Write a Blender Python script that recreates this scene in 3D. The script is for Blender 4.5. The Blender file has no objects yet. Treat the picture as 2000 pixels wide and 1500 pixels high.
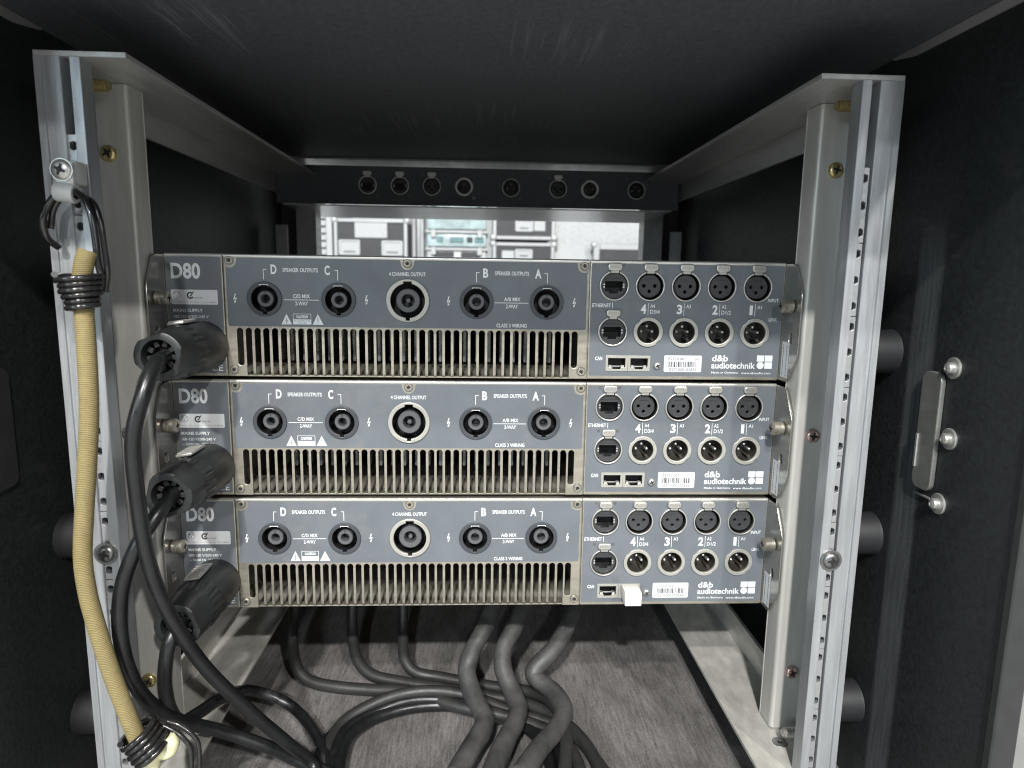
import bpy, bmesh, math, random
from mathutils import Vector, Matrix, Euler
R = math.radians
PI = math.pi
MM = 0.001
SC = bpy.context.scene
COL = SC.collection
rng = random.Random(7)

# ------------------------------------------------------------------ camera
cam = bpy.data.cameras.new('camera')
cam.sensor_width = 36.0
cam.lens = 1299.6 / 2000 * 36.0
cam.clip_start = 0.01
cam.clip_end = 60
cam.dof.use_dof = True
cam.dof.focus_distance = 0.490
cam.dof.aperture_fstop = 9.0
camo = bpy.data.objects.new('camera', cam)
camo.location = (0.05297, -0.48145, 0.01642)
camo.rotation_euler = (R(80.9951), R(-0.8455), R(-2.5618))
COL.objects.link(camo)
SC.camera = camo

# ------------------------------------------------------------------ world + lamps
W = bpy.data.worlds.new('World')
SC.world = W
W.use_nodes = True
W.node_tree.nodes['Background'].inputs[0].default_value = (0.80, 0.90, 1.0, 1)
W.node_tree.nodes['Background'].inputs[1].default_value = 0.09
SC.view_settings.view_transform = 'Standard'
SC.view_settings.look = 'None'
SC.view_settings.exposure = 0.0
SC.cycles.filter_width = 1.1


def lamp(name, loc, target, power, size, col):
    d = bpy.data.lights.new(name, 'AREA')
    d.energy = power
    d.shape = 'RECTANGLE'
    d.size = size[0]
    d.size_y = size[1]
    d.color = col
    o = bpy.data.objects.new(name, d)
    o.location = loc
    v = Vector(target) - Vector(loc)
    o.rotation_euler = v.to_track_quat('-Z', 'Y').to_euler()
    COL.objects.link(o)


TG = (0.05, 0.0, -0.1)
lamp('hall_lamp', (-0.62, -4.0, 2.86), TG, 255, (0.16, 0.10), (1.0, 0.985, 0.955))
lamp('hall_lamp', (1.95, -4.1, 2.95), TG, 165, (0.16, 0.10), (1.0, 0.98, 0.94))
lamp('hall_lamp', (-0.35, -3.1, 2.9), TG, 105, (0.16, 0.10), (1.0, 0.985, 0.96))
lamp('hall_lamp', (-0.25, -7.6, 2.95), TG, 150, (0.3, 0.2), (0.92, 0.97, 1.0))
lamp('fill_panel', (-3.6, -5.0, 1.25), TG, 95, (2.0, 1.6), (0.72, 0.90, 1.0))  # unseen soft panel added to brighten the left post; no window known
lamp('fill_panel', (3.9, -5.2, 1.3), TG, 42, (2.0, 1.6), (0.92, 0.97, 1.0))  # weaker panel added likewise for the right post
lamp('hall_lamp', (0.1, 0.75, 2.6), (0.05, 2.0, 0.1), 9, (0.8, 0.8), (0.95, 1.0, 1.0))


# ------------------------------------------------------------------ materials
def mat(name, col, rough=0.5, metal=0.0, noise=0.0, nscale=60, stretch=(1, 1, 1), bump=0.0, bscale=400,
        bstretch=(1, 1, 1), rvar=0.0, col2=None, spec=0.5, scratch=0.0, wave=None, coat=0.0, world=False):
    m = bpy.data.materials.new(name)
    m.use_nodes = True
    nt = m.node_tree
    N, L = nt.nodes, nt.links
    b = N['Principled BSDF']
    b.inputs['Base Color'].default_value = (*col, 1)
    b.inputs['Roughness'].default_value = rough
    b.inputs['Metallic'].default_value = metal
    b.inputs['Specular IOR Level'].default_value = spec
    if coat:
        b.inputs['Coat Weight'].default_value = coat
    tc = N.new('ShaderNodeTexCoord')
    co = N.new('ShaderNodeNewGeometry').outputs['Position'] if world else tc.outputs['Object']

    def tex(scale, st, detail=4, rgh=0.6):
        mp = N.new('ShaderNodeMapping')
        mp.inputs['Scale'].default_value = st
        L.new(co, mp.inputs['Vector'])
        n = N.new('ShaderNodeTexNoise')
        n.inputs['Scale'].default_value = scale
        n.inputs['Detail'].default_value = detail
        n.inputs['Roughness'].default_value = rgh
        L.new(mp.outputs[0], n.inputs['Vector'])
        return n.outputs['Fac']

    colout = None
    if noise or col2:
        f = tex(nscale, stretch)
        r = N.new('ShaderNodeValToRGB')
        c2 = col2 if col2 else tuple(min(1, c * (1 + noise)) for c in col)
        c1 = col if col2 else tuple(c * (1 - noise) for c in col)
        r.color_ramp.elements[0].position = 0.32
        r.color_ramp.elements[1].position = 0.68
        r.color_ramp.elements[0].color = (*c1, 1)
        r.color_ramp.elements[1].color = (*c2, 1)
        L.new(f, r.inputs[0])
        colout = r.outputs[0]
    if scratch:
        f1 = tex(95, (1.0, 0.30, 1.0), 9, 0.74)
        f2 = tex(9, (1, 1, 1), 3, 0.5)
        mu = N.new('ShaderNodeMath'); mu.operation = 'MULTIPLY'
        L.new(f1, mu.inputs[0]); L.new(f2, mu.inputs[1])
        rr = N.new('ShaderNodeValToRGB')
        rr.color_ramp.elements[0].position = 0.315
        rr.color_ramp.elements[1].position = 0.43
        L.new(mu.outputs[0], rr.inputs[0])
        mx = N.new('ShaderNodeMixRGB')
        mx.inputs[2].default_value = (scratch, scratch, scratch * 1.03, 1)
        L.new(rr.outputs[0], mx.inputs[0])
        if colout is not None:
            L.new(colout, mx.inputs[1])
        else:
            mx.inputs[1].default_value = (*col, 1)
        colout = mx.outputs[0]
    if wave:
        mp = N.new('ShaderNodeMapping')
        L.new(tc.outputs['Object'], mp.inputs['Vector'])
        w = N.new('ShaderNodeTexWave')
        w.bands_direction = 'Z'
        w.inputs['Scale'].default_value = wave[0]
        w.inputs['Distortion'].default_value = 0.6
        L.new(mp.outputs[0], w.inputs['Vector'])
        mx = N.new('ShaderNodeMixRGB'); mx.blend_type = 'MIX'
        L.new(w.outputs['Fac'], mx.inputs[0])
        if colout is not None:
            L.new(colout, mx.inputs[1])
        else:
            mx.inputs[1].default_value = (*col, 1)
        mx.inputs[2].default_value = (*wave[1], 1)
        colout = mx.outputs[0]
        bp = N.new('ShaderNodeBump'); bp.inputs['Strength'].default_value = 0.5
        bp.inputs['Distance'].default_value = 0.0006
        L.new(w.outputs['Fac'], bp.inputs['Height'])
        L.new(bp.outputs[0], b.inputs['Normal'])
    if colout is not None:
        L.new(colout, b.inputs['Base Color'])
    if rvar:
        f = tex(nscale * 1.7, stretch)
        mr = N.new('ShaderNodeMapRange')
        mr.inputs[1].default_value = 0.3; mr.inputs[2].default_value = 0.7
        mr.inputs[3].default_value = max(0.03, rough - rvar); mr.inputs[4].default_value = min(1, rough + rvar)
        L.new(f, mr.inputs[0])
        L.new(mr.outputs[0], b.inputs['Roughness'])
    if bump:
        f = tex(bscale, bstretch, 3)
        bp = N.new('ShaderNodeBump')
        bp.inputs['Strength'].default_value = bump
        bp.inputs['Distance'].default_value = 0.0004
        L.new(f, bp.inputs['Height'])
        L.new(bp.outputs[0], b.inputs['Normal'])
    return m


M = dict(
    paint=mat('grey_panel_paint', (0.119, 0.132, 0.148), 0.42, 0, 0.10, 24, bump=0.10, bscale=2500, rvar=0.10, scratch=0.150, world=True),
    ink=mat('white_print', (0.66, 0.675, 0.68), 0.5),
    dark_ink=mat('black_print', (0.03, 0.03, 0.035), 0.6),
    steel=mat('zinc_plated_steel', (0.42, 0.388, 0.325), 0.36, 0.80, 0.14, 45, (1, 1, 4), bump=0.08, bscale=900, rvar=0.10, world=True),
    chrome=mat('bright_steel', (0.66, 0.65, 0.62), 0.34, 0.8, 0.03, 60),
    nickel=mat('nickel_shell', (0.52, 0.51, 0.475), 0.34, 0.75, 0.06, 150, bump=0.05, bscale=1500),
    nickel_warm=mat('satin_nickel_flange', (0.42, 0.41, 0.37), 0.42, 0.5, 0.06, 150),
    ear=mat('polished_steel_ear', (0.34, 0.33, 0.305), 0.25, 0.72, 0.04, 60, (1, 1, 3), rvar=0.015),
    alu=mat('anodised_aluminium', (0.40, 0.415, 0.43), 0.38, 0.6, 0.12, 40, (6, 6, 0.5), bump=0.14, bscale=500, bstretch=(6, 6, 0.3), rvar=0.1),
    alu_rail=mat('mill_finish_aluminium', (0.50, 0.50, 0.49), 0.42, 0.55, 0.10, 30, (4, 0.4, 4), bump=0.12, bscale=400, bstretch=(6, 0.3, 6), rvar=0.1),
    alu_floor=mat('worn_aluminium', (0.52, 0.505, 0.465), 0.5, 0.35, 0.20, 45, (2, 0.8, 2), bump=0.15, bscale=600, rvar=0.12),
    channel=mat('zinc_channel', (0.50, 0.49, 0.455), 0.44, 0.35, 0.10, 30, (5, 5, 0.5), bump=0.10, bscale=600, bstretch=(5, 5, 0.3), rvar=0.08),
    strip=mat('zinc_rack_strip', (0.44, 0.445, 0.455), 0.34, 0.7, 0.05, 80, (1, 1, 2), rvar=0.1),
    hole=mat('hole_dark', (0.012, 0.012, 0.012), 0.6),  # in screw recesses this near-black colour stands for the shade
    insert=mat('socket_insert_plastic', (0.036, 0.037, 0.039), 0.40, 0, 0.1, 150, bump=0.05, bscale=1500),
    plate=mat('dull_pressed_plate', (0.22, 0.22, 0.205), 0.45, 0.5, 0.15, 60, rvar=0.1, bump=0.1, bscale=500),
    edge=mat('blackened_edge', (0.028, 0.029, 0.029), 0.55, 0.1, 0.15, 60),
    under=mat('polished_sheet', (0.66, 0.67, 0.68), 0.28, 0.85, 0.05, 40, (0.5, 6, 1)),
    dull=mat('dull_grey_edge', (0.10, 0.10, 0.098), 0.55, 0.2, 0.15, 30, bump=0.1, bscale=500),
    blackp=mat('black_plastic', (0.022, 0.023, 0.024), 0.38, 0, 0.15, 120, bump=0.10, bscale=1500, rvar=0.06),
    greyp=mat('charcoal_plastic', (0.042, 0.046, 0.052), 0.45, 0, 0.1, 120, bump=0.06, bscale=1200),
    well=mat('black_insert', (0.010, 0.010, 0.011), 0.5),
    brownw=mat('dark_brown_insert', (0.040, 0.034, 0.028), 0.35),
    core=mat('grey_core_plastic', (0.085, 0.087, 0.092), 0.40, 0, 0.1, 200),
    plug=mat('plug_black_nylon', (0.013, 0.0145, 0.015), 0.42, 0, 0.25, 80, bump=0.12, bscale=1200, rvar=0.06),
    rubber=mat('black_rubber_cable', (0.0085, 0.009, 0.0095), 0.33, 0, 0.3, 70, scratch=0.035, bump=0.10, bscale=900, rvar=0.09),
    dusty=mat('dusty_rubber_cable', (0.024, 0.024, 0.0245), 0.58, 0, col2=(0.070, 0.068, 0.066), scratch=0.13, nscale=42, stretch=(1, 1, 1), bump=0.6, bscale=260, rvar=0.1),
    dusty2=mat('lightly_dusty_cable', (0.018, 0.018, 0.018), 0.46, 0, col2=(0.028, 0.0275, 0.027), scratch=0.10, nscale=30, bump=0.15, bscale=600, rvar=0.12),
    cord=mat('beige_bungee_sheath', (0.165, 0.125, 0.048), 0.8, 0, 0.25, 220, wave=(300, (0.285, 0.23, 0.105))),
    cordend=mat('pale_cord_end', (0.62, 0.60, 0.38), 0.7, 0, 0.2, 90),
    wire=mat('black_coated_wire', (0.018, 0.017, 0.017), 0.20, 0.2, 0.2, 300, bump=0.1, bscale=900, coat=0.5),
    clip=mat('white_nylon', (0.50, 0.51, 0.495), 0.42, 0, 0.05, 80),
    brass=mat('yellow_zinc_screw', (0.50, 0.41, 0.20), 0.30, 0.85, 0.15, 300),
    copper=mat('copper_toned_screw', (0.56, 0.40, 0.36), 0.30, 0.8, 0.15, 300),
    silver=mat('silver_screw', (0.50, 0.49, 0.465), 0.36, 0.75, 0.1, 300),
    darksteel=mat('dark_steel_screw', (0.22, 0.22, 0.215), 0.30, 0.85, 0.15, 300),
    sticker=mat('white_sticker', (0.60, 0.61, 0.62), 0.4),
    board=mat('black_laminate', (0.0135, 0.016, 0.017), 0.52, 0, 0.42, 330, bump=0.30, bscale=700, rvar=0.1, scratch=0.028),
    lid=mat('charcoal_lining', (0.085, 0.089, 0.099), 0.62, 0, 0.22, 300, bump=0.6, bscale=900),
    rubberk=mat('shadowed_black_rubber', (0.009, 0.009, 0.010), 0.7),  # darker copy of the mount rubber, shade of the left side painted in
    rubberm=mat('shock_mount_rubber', (0.013, 0.0135, 0.015), 0.6, 0, 0.1, 50),
    panelblk=mat('black_powder_coat', (0.075, 0.080, 0.090), 0.45, 0, 0.1, 60, bump=0.15, bscale=1800),
    white=mat('white_plastic', (0.66, 0.64, 0.59), 0.45, 0, 0.03, 60),
    heat=mat('heatsink_aluminium', (0.50, 0.49, 0.465), 0.45, 0.2, 0.1, 200),
    duct=mat('duct_sheet', (0.36, 0.335, 0.29), 0.36, 0.85, 0.06, 60),
    inner=mat('amp_interior', (0.030, 0.027, 0.022), 0.6),
    bgdark=mat('flight_case_laminate', (0.036, 0.038, 0.042), 0.5, 0, 0.15, 20),
    bgalu=mat('case_edge_aluminium', (0.44, 0.45, 0.46), 0.40, 0.3, 0.05, 20),
    bgwhite=mat('white_enamel', (0.49, 0.50, 0.505), 0.45, 0, 0.04, 20),
    bgclear=mat('frosted_polypropylene', (0.42, 0.52, 0.53), 0.3, 0, 0.22, 30),
    teal=mat('teal_content', (0.13, 0.24, 0.26), 0.5, 0, 0.3, 40),
    yellow=mat('yellow_tag', (0.72, 0.66, 0.08), 0.5),
    concrete=mat('hall_floor_paint', (0.36, 0.36, 0.35), 0.5, 0, 0.15, 3),
)


def floor_material():
    m = bpy.data.materials.new('worn_grey_plywood')
    m.use_nodes = True
    N, L = m.node_tree.nodes, m.node_tree.links
    b = N['Principled BSDF']
    b.inputs['Roughness'].default_value = 0.7
    tc = N.new('ShaderNodeTexCoord')

    def nz(scale, st, det=6, rot=0.0):
        mp = N.new('ShaderNodeMapping')
        mp.inputs['Scale'].default_value = st
        mp.inputs['Rotation'].default_value = (0, 0, rot)
        L.new(tc.outputs['Object'], mp.inputs['Vector'])
        n = N.new('ShaderNodeTexNoise')
        n.inputs['Scale'].default_value = scale
        n.inputs['Detail'].default_value = det
        n.inputs['Roughness'].default_value = 0.65
        L.new(mp.outputs[0], n.inputs['Vector'])
        return n.outputs['Fac']
    streak = nz(520, (1.0, 0.10, 1), 5, R(4))
    grain = nz(900, (1.0, 0.5, 1), 4, R(4))
    av = N.new('ShaderNodeMixRGB'); av.inputs[0].default_value = 0.45
    L.new(streak, av.inputs[1]); L.new(grain, av.inputs[2])
    fine = av.outputs[0]
    broad = nz(14, (1.2, 0.6, 1), 6, R(4))
    r1 = N.new('ShaderNodeValToRGB')
    r1.color_ramp.elements[0].position = 0.34; r1.color_ramp.elements[1].position = 0.66
    r1.color_ramp.elements[0].color = (0.072, 0.069, 0.068, 1)
    r1.color_ramp.elements[1].color = (0.235, 0.226, 0.222, 1)
    L.new(fine, r1.inputs[0])
    r2 = N.new('ShaderNodeValToRGB')
    r2.color_ramp.elements[0].position = 0.36; r2.color_ramp.elements[1].position = 0.62
    r2.color_ramp.elements[0].color = (0.52, 0.50, 0.485, 1)
    r2.color_ramp.elements[1].color = (1.0, 0.98, 0.97, 1)
    L.new(broad, r2.inputs[0])
    mx = N.new('ShaderNodeMixRGB'); mx.blend_type = 'MULTIPLY'; mx.inputs[0].default_value = 1
    L.new(r1.outputs[0], mx.inputs[1]); L.new(r2.outputs[0], mx.inputs[2])
    L.new(mx.outputs[0], b.inputs['Base Color'])
    bp = N.new('ShaderNodeBump'); bp.inputs['Strength'].default_value = 0.35
    bp.inputs['Distance'].default_value = 0.0005
    L.new(fine, bp.inputs['Height']); L.new(bp.outputs[0], b.inputs['Normal'])
    return m


def wall_material():
    """black laminate with a rubbed vertical band beside the frame and light scuffs"""
    m = M['board'].copy()
    m.name = 'black_laminate_rubbed'
    N, L = m.node_tree.nodes, m.node_tree.links
    b = N['Principled BSDF']
    src = b.inputs['Base Color'].links[0].from_socket
    tc = N.new('ShaderNodeTexCoord')
    sep = N.new('ShaderNodeSeparateXYZ'); L.new(tc.outputs['Object'], sep.inputs[0])

    def band(out, lo, hi, soft):
        a = N.new('ShaderNodeMapRange'); a.interpolation_type = 'SMOOTHSTEP'
        a.inputs[1].default_value = lo - soft; a.inputs[2].default_value = lo + soft
        L.new(out, a.inputs[0])
        c = N.new('ShaderNodeMapRange'); c.interpolation_type = 'SMOOTHSTEP'
        c.inputs[1].default_value = hi + soft; c.inputs[2].default_value = hi - soft
        L.new(out, c.inputs[0])
        k = N.new('ShaderNodeMath'); k.operation = 'MULTIPLY'
        L.new(a.outputs[0], k.inputs[0]); L.new(c.outputs[0], k.inputs[1])
        return k.outputs[0]
    by = band(sep.outputs['Y'], -0.076, -0.053, 0.003)
    bz = band(sep.outputs['Z'], -0.40, 0.045, 0.02)
    mp = N.new('ShaderNodeMapping'); mp.inputs['Scale'].default_value = (1, 1, 0.06)
    L.new(tc.outputs['Object'], mp.inputs['Vector'])
    n = N.new('ShaderNodeTexNoise'); n.inputs['Scale'].default_value = 420; n.inputs['Detail'].default_value = 4
    L.new(mp.outputs[0], n.inputs['Vector'])
    k = N.new('ShaderNodeMath'); k.operation = 'MULTIPLY'; L.new(by, k.inputs[0]); L.new(bz, k.inputs[1])
    k2 = N.new('ShaderNodeMath'); k2.operation = 'MULTIPLY'; L.new(k.outputs[0], k2.inputs[0]); L.new(n.outputs['Fac'], k2.inputs[1])
    mx = N.new('ShaderNodeMixRGB')
    mx.inputs[2].default_value = (0.115, 0.12, 0.125, 1)
    L.new(k2.outputs[0], mx.inputs[0]); L.new(src, mx.inputs[1])
    L.new(mx.outputs[0], b.inputs['Base Color'])
    return m


def lid_material():
    m = M['lid']
    N, L = m.node_tree.nodes, m.node_tree.links
    b = N['Principled BSDF']
    cur = b.inputs['Base Color'].links[0].from_socket
    tc = N.new('ShaderNodeTexCoord')

    def nz(scale, st, rot, det=3):
        mp = N.new('ShaderNodeMapping'); mp.inputs['Scale'].default_value = st
        mp.inputs['Rotation'].default_value = (0, 0, rot)
        L.new(tc.outputs['Object'], mp.inputs['Vector'])
        n = N.new('ShaderNodeTexNoise'); n.inputs['Scale'].default_value = scale; n.inputs['Detail'].default_value = det
        L.new(mp.outputs[0], n.inputs['Vector'])
        return n.outputs['Fac']

    def ramp(f, a, c):
        r = N.new('ShaderNodeMapRange'); r.inputs[1].default_value = a; r.inputs[2].default_value = c
        L.new(f, r.inputs[0])
        return r.outputs[0]
    patch = ramp(nz(7, (1, 1, 1), 0, 3), 0.46, 0.66)
    for rot, lo, sc in ((0.5, 0.60, 260), (-0.9, 0.62, 310), (1.45, 0.60, 220)):
        ln = ramp(nz(sc, (1, 0.035, 1), rot, 2), lo, lo + 0.12)
        k = N.new('ShaderNodeMath'); k.operation = 'MULTIPLY'
        L.new(ln, k.inputs[0]); L.new(patch, k.inputs[1])
        mx = N.new('ShaderNodeMixRGB'); mx.inputs[2].default_value = (0.17, 0.176, 0.188, 1)
        L.new(k.outputs[0], mx.inputs[0]); L.new(cur, mx.inputs[1])
        cur = mx.outputs[0]
    L.new(cur, b.inputs['Base Color'])


lid_material()
M['ply'] = floor_material()
M['wall'] = wall_material()


# ------------------------------------------------------------------ mesh builder (millimetres)
class MB:
    def __init__(s):
        s.v = []; s.f = []

    def add(s, vs, fs):
        o = len(s.v)
        s.v += [tuple(p) for p in vs]
        s.f += [tuple(i + o for i in f) for f in fs]
        return s

    def box(s, x0, x1, y0, y1, z0, z1, bev=0.0, seg=1):
        if bev <= 0:
            vs = [(x, y, z) for x in (x0, x1) for y in (y0, y1) for z in (z0, z1)]
            return s.add(vs, [(0, 1, 3, 2), (4, 6, 7, 5), (0, 4, 5, 1), (2, 3, 7, 6), (0, 2, 6, 4), (1, 5, 7, 3)])
        bm = bmesh.new()
        bmesh.ops.create_cube(bm, size=1)
        for v in bm.verts:
            v.co = Vector((x0 + (v.co.x + .5) * (x1 - x0), y0 + (v.co.y + .5) * (y1 - y0), z0 + (v.co.z + .5) * (z1 - z0)))
        bmesh.ops.bevel(bm, geom=list(bm.edges), offset=bev, segments=seg, profile=0.5, affect='EDGES')
        return s.bm(bm)

    def bm(s, bm):
        bm.verts.ensure_lookup_table()
        bm.verts.index_update()
        s.add([v.co[:] for v in bm.verts], [[v.index for v in f.verts] for f in bm.faces])
        bm.free()
        return s

    def lathe(s, prof, org, axis, n=32, rfun=None, up=(0, 0, 1), close=False, cap=True):
        """prof: (radius, distance along axis); wound so that an outline running along +axis has outward normals"""
        a = Vector(axis).normalized()
        u = Vector(up)
        if abs(u.dot(a)) > 0.95:
            u = Vector((1, 0, 0))
        u = (u - a * u.dot(a)).normalized()
        w = a.cross(u)
        o = Vector(org)
        vs = []
        for r, t in prof:
            for k in range(n):
                th = 2 * PI * k / n
                rr = rfun(r, t, th) if rfun else r
                vs.append(o + a * t + (u * math.cos(th) + w * math.sin(th)) * rr)
        fs = []
        m = len(prof)
        rows = m if close else m - 1
        for i in range(rows):
            i2 = (i + 1) % m
            for k in range(n):
                k2 = (k + 1) % n
                fs.append((i * n + k, i * n + k2, i2 * n + k2, i2 * n + k))
        if not close and cap:
            if prof[0][0] > 1e-6:
                fs.append(tuple(reversed(range(n))))
            if prof[-1][0] > 1e-6:
                fs.append(tuple((m - 1) * n + k for k in range(n)))
        return s.add(vs, fs)

    def cyl(s, p0, p1, r, n=20, r1=None):
        p0 = Vector(p0); p1 = Vector(p1)
        return s.lathe([(r, 0), (r if r1 is None else r1, (p1 - p0).length)], p0, p1 - p0, n)

    def tube(s, pts, r, n=12, smooth=6, caps=True, rf=None):
        P = catmull([Vector(p) for p in pts], smooth) if smooth > 1 else [Vector(p) for p in pts]
        T = []
        for i in range(len(P)):
            a = P[max(0, i - 1)]; b = P[min(len(P) - 1, i + 1)]
            T.append((b - a).normalized())
        u = T[0].orthogonal().normalized()
        vs = []; fs = []
        for i, p in enumerate(P):
            u = (u - T[i] * u.dot(T[i])).normalized()
            w = T[i].cross(u)
            rr = r if rf is None else rf(i / (len(P) - 1)) * r
            for k in range(n):
                th = 2 * PI * k / n
                vs.append(p + (u * math.cos(th) + w * math.sin(th)) * rr)
        for i in range(len(P) - 1):
            for k in range(n):
                k2 = (k + 1) % n
                fs.append((i * n + k, i * n + k2, (i + 1) * n + k2, (i + 1) * n + k))
        if caps:
            fs.append(tuple(reversed(range(n))))
            fs.append(tuple((len(P) - 1) * n + k for k in range(n)))
        return s.add(vs, fs)

    def plate(s, polys, y0, thick, bev=0.0):
        """2-D outline(s) with holes in x/z, front face at y0, going back to y0+thick"""
        cu = bpy.data.curves.new('tmp', 'CURVE')
        cu.dimensions = '2D'
        cu.fill_mode = 'BOTH'
        cu.extrude = max(1e-5, thick / 2 - bev)
        if bev > 0:
            cu.bevel_depth = bev
            cu.bevel_resolution = 1
            cu.offset = -bev
        for poly in polys:
            sp = cu.splines.new('POLY')
            sp.points.add(len(poly) - 1)
            for q, (x, z) in zip(sp.points, poly):
                q.co = (x, z, 0, 1)
            sp.use_cyclic_u = True
        vs, fs = curve_mesh(cu)
        s.add([(x, y0 + thick / 2 - z, y) for x, y, z in vs], fs)
        return s

    def text(s, txt, x0, x1, z0, z1, y, bold=0.0, keep=False):
        """lettering fitted to the box x0..x1, z0..z1 (flat print)"""
        cu = bpy.data.curves.new('tmp', 'FONT')
        cu.body = txt
        cu.size = 10
        cu.offset = bold * 10
        cu.resolution_u = 3
        vs, fs = curve_mesh(cu)
        if not vs:
            return s
        ax = min(p[0] for p in vs); bx = max(p[0] for p in vs)
        ay = min(p[1] for p in vs); by = max(p[1] for p in vs)
        sx = (x1 - x0) / (bx - ax); sz = (z1 - z0) / (by - ay)
        s.add([(x0 + (p[0] - ax) * sx, y, z0 + (p[1] - ay) * sz) for p in vs], fs)
        return s

    def rect(s, x0, x1, z0, z1, y):
        return s.add([(x0, y, z0), (x1, y, z0), (x1, y, z1), (x0, y, z1)], [(0, 1, 2, 3)])

    def poly(s, pts, y):
        return s.add([(x, y, z) for x, z in pts], [tuple(range(len(pts)))])

    def disc(s, cx, cz, r, y, n=24, r0=0.0):
        o = [(cx + r * math.cos(2 * PI * k / n), y, cz + r * math.sin(2 * PI * k / n)) for k in range(n)]
        if r0 <= 0:
            return s.add(o, [tuple(range(n))])
        i = [(cx + r0 * math.cos(2 * PI * k / n), y, cz + r0 * math.sin(2 * PI * k / n)) for k in range(n)]
        return s.add(o + i, [(k, (k + 1) % n, n + (k + 1) % n, n + k) for k in range(n)])

    def xf(s, mtx):
        s.v = [tuple(mtx @ Vector(p)) for p in s.v]
        return s

    def mesh(s, name, m, flat=False, ang=32):
        me = bpy.data.meshes.new(name)
        me.from_pydata([(x * MM, y * MM, z * MM) for x, y, z in s.v], [], s.f)
        me.materials.append(m)
        if not flat:
            me.polygons.foreach_set('use_smooth', [True] * len(me.polygons))
            me.set_sharp_from_angle(angle=R(ang))
        me.update()
        return me

    def build(s, name, m, parent=None, flat=False, ang=32):
        return link(name, s.mesh(name, m, flat, ang), parent)


def curve_mesh(cu):
    ob = bpy.data.objects.new('tmp', cu)
    me = ob.to_mesh()
    vs = [tuple(v.co) for v in me.vertices]
    fs = [tuple(p.vertices) for p in me.polygons]
    ob.to_mesh_clear()
    bpy.data.objects.remove(ob)
    bpy.data.curves.remove(cu)
    return vs, fs


def link(name, me, parent=None, loc=None):
    o = bpy.data.objects.new(name, me)
    COL.objects.link(o)
    if parent is not None:
        o.parent = parent
    if loc:
        o.location = tuple(c * MM for c in loc)
    return o


def catmull(P, k):
    out = []
    n = len(P)
    for i in range(n - 1):
        p0 = P[max(0, i - 1)]; p1 = P[i]; p2 = P[i + 1]; p3 = P[min(n - 1, i + 2)]
        if i == 0: p0 = p1 * 2 - p2
        if i == n - 2: p3 = p2 * 2 - p1
        for j in range(k):
            t = j / k
            out.append(0.5 * ((2 * p1) + (p2 - p0) * t + (2 * p0 - 5 * p1 + 4 * p2 - p3) * t * t + (3 * p1 - p0 - 3 * p2 + p3) * t ** 3))
    out.append(P[-1])
    return out


def thing(name, label, cat, loc=(0, 0, 0), group=None):
    o = bpy.data.objects.new(name, None)
    o.empty_display_size = 0.02
    COL.objects.link(o)
    o.location = tuple(c * MM for c in loc)
    o['label'] = label
    o['category'] = cat
    if group: o['group'] = group
    return o


def copy_tree(o, parent=None):
    c = o.copy()
    COL.objects.link(c)
    c.parent = parent
    for ch in o.children:
        copy_tree(ch, c)
    return c


def circ(cx, cz, r, n=40, a0=0.0, a1=2 * PI):
    full = abs(a1 - a0 - 2 * PI) < 1e-6
    k = n if full else n + 1
    return [(cx + r * math.cos(a0 + (a1 - a0) * i / n), cz + r * math.sin(a0 + (a1 - a0) * i / n)) for i in range(k)]


def rrect(x0, x1, z0, z1, r, n=5):
    p = []
    for cx, cz, a in ((x1 - r, z1 - r, 0), (x0 + r, z1 - r, 90), (x0 + r, z0 + r, 180), (x1 - r, z0 + r, 270)):
        for i in range(n + 1):
            t = R(a + 90 * i / n)
            p.append((cx + r * math.cos(t), cz + r * math.sin(t)))
    return p


def screw_mesh(r, h, m, name='screw', slot='cross', n=20, washer=0):
    """pan head facing -y, seat at the origin; the driver recess is dark boxes, its shade put into the colour"""
    b = MB()
    if washer:
        b.lathe([(washer, 0), (washer, 0.8), (r, 0.8)], (0, 0, 0), (0, -1, 0), n)
    prof = [(r, 0.8 if washer else 0), (r, h * .35), (r * .88, h * .68), (r * .62, h * .9), (r * .30, h), (r * .29, h * .55), (0.0001, h * .45)]
    b.lathe(prof, (0, 0, 0), (0, -1, 0), n)
    if slot == 'torx':
        b = MB().lathe([(r, 0), (r, h * .7), (r * .9, h), (r * .56, h), (r * .5, h * .2), (.001, h * .15)], (0, 0, 0), (0, -1, 0), n)
    me = b.mesh(name, m)
    d = MB()
    w = r * .13
    if slot == 'cross':
        d.box(-r * .55, r * .55, -h * 1.0, -h * .5, -w, w)
        d.box(-w, w, -h * 1.01, -h * .5, -r * .55, r * .55)
    elif slot == 'torx':
        for k in range(3):
            t = MB().box(-r * .48, r * .48, -h * (0.6 + .002 * k), -h * .5, -w, w)
            d.add(t.xf(Matrix.Rotation(k * PI / 3, 4, 'Y')).v, t.f)
    return me, d.mesh('recess', M['hole'], True)


SCREWS = {}


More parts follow.
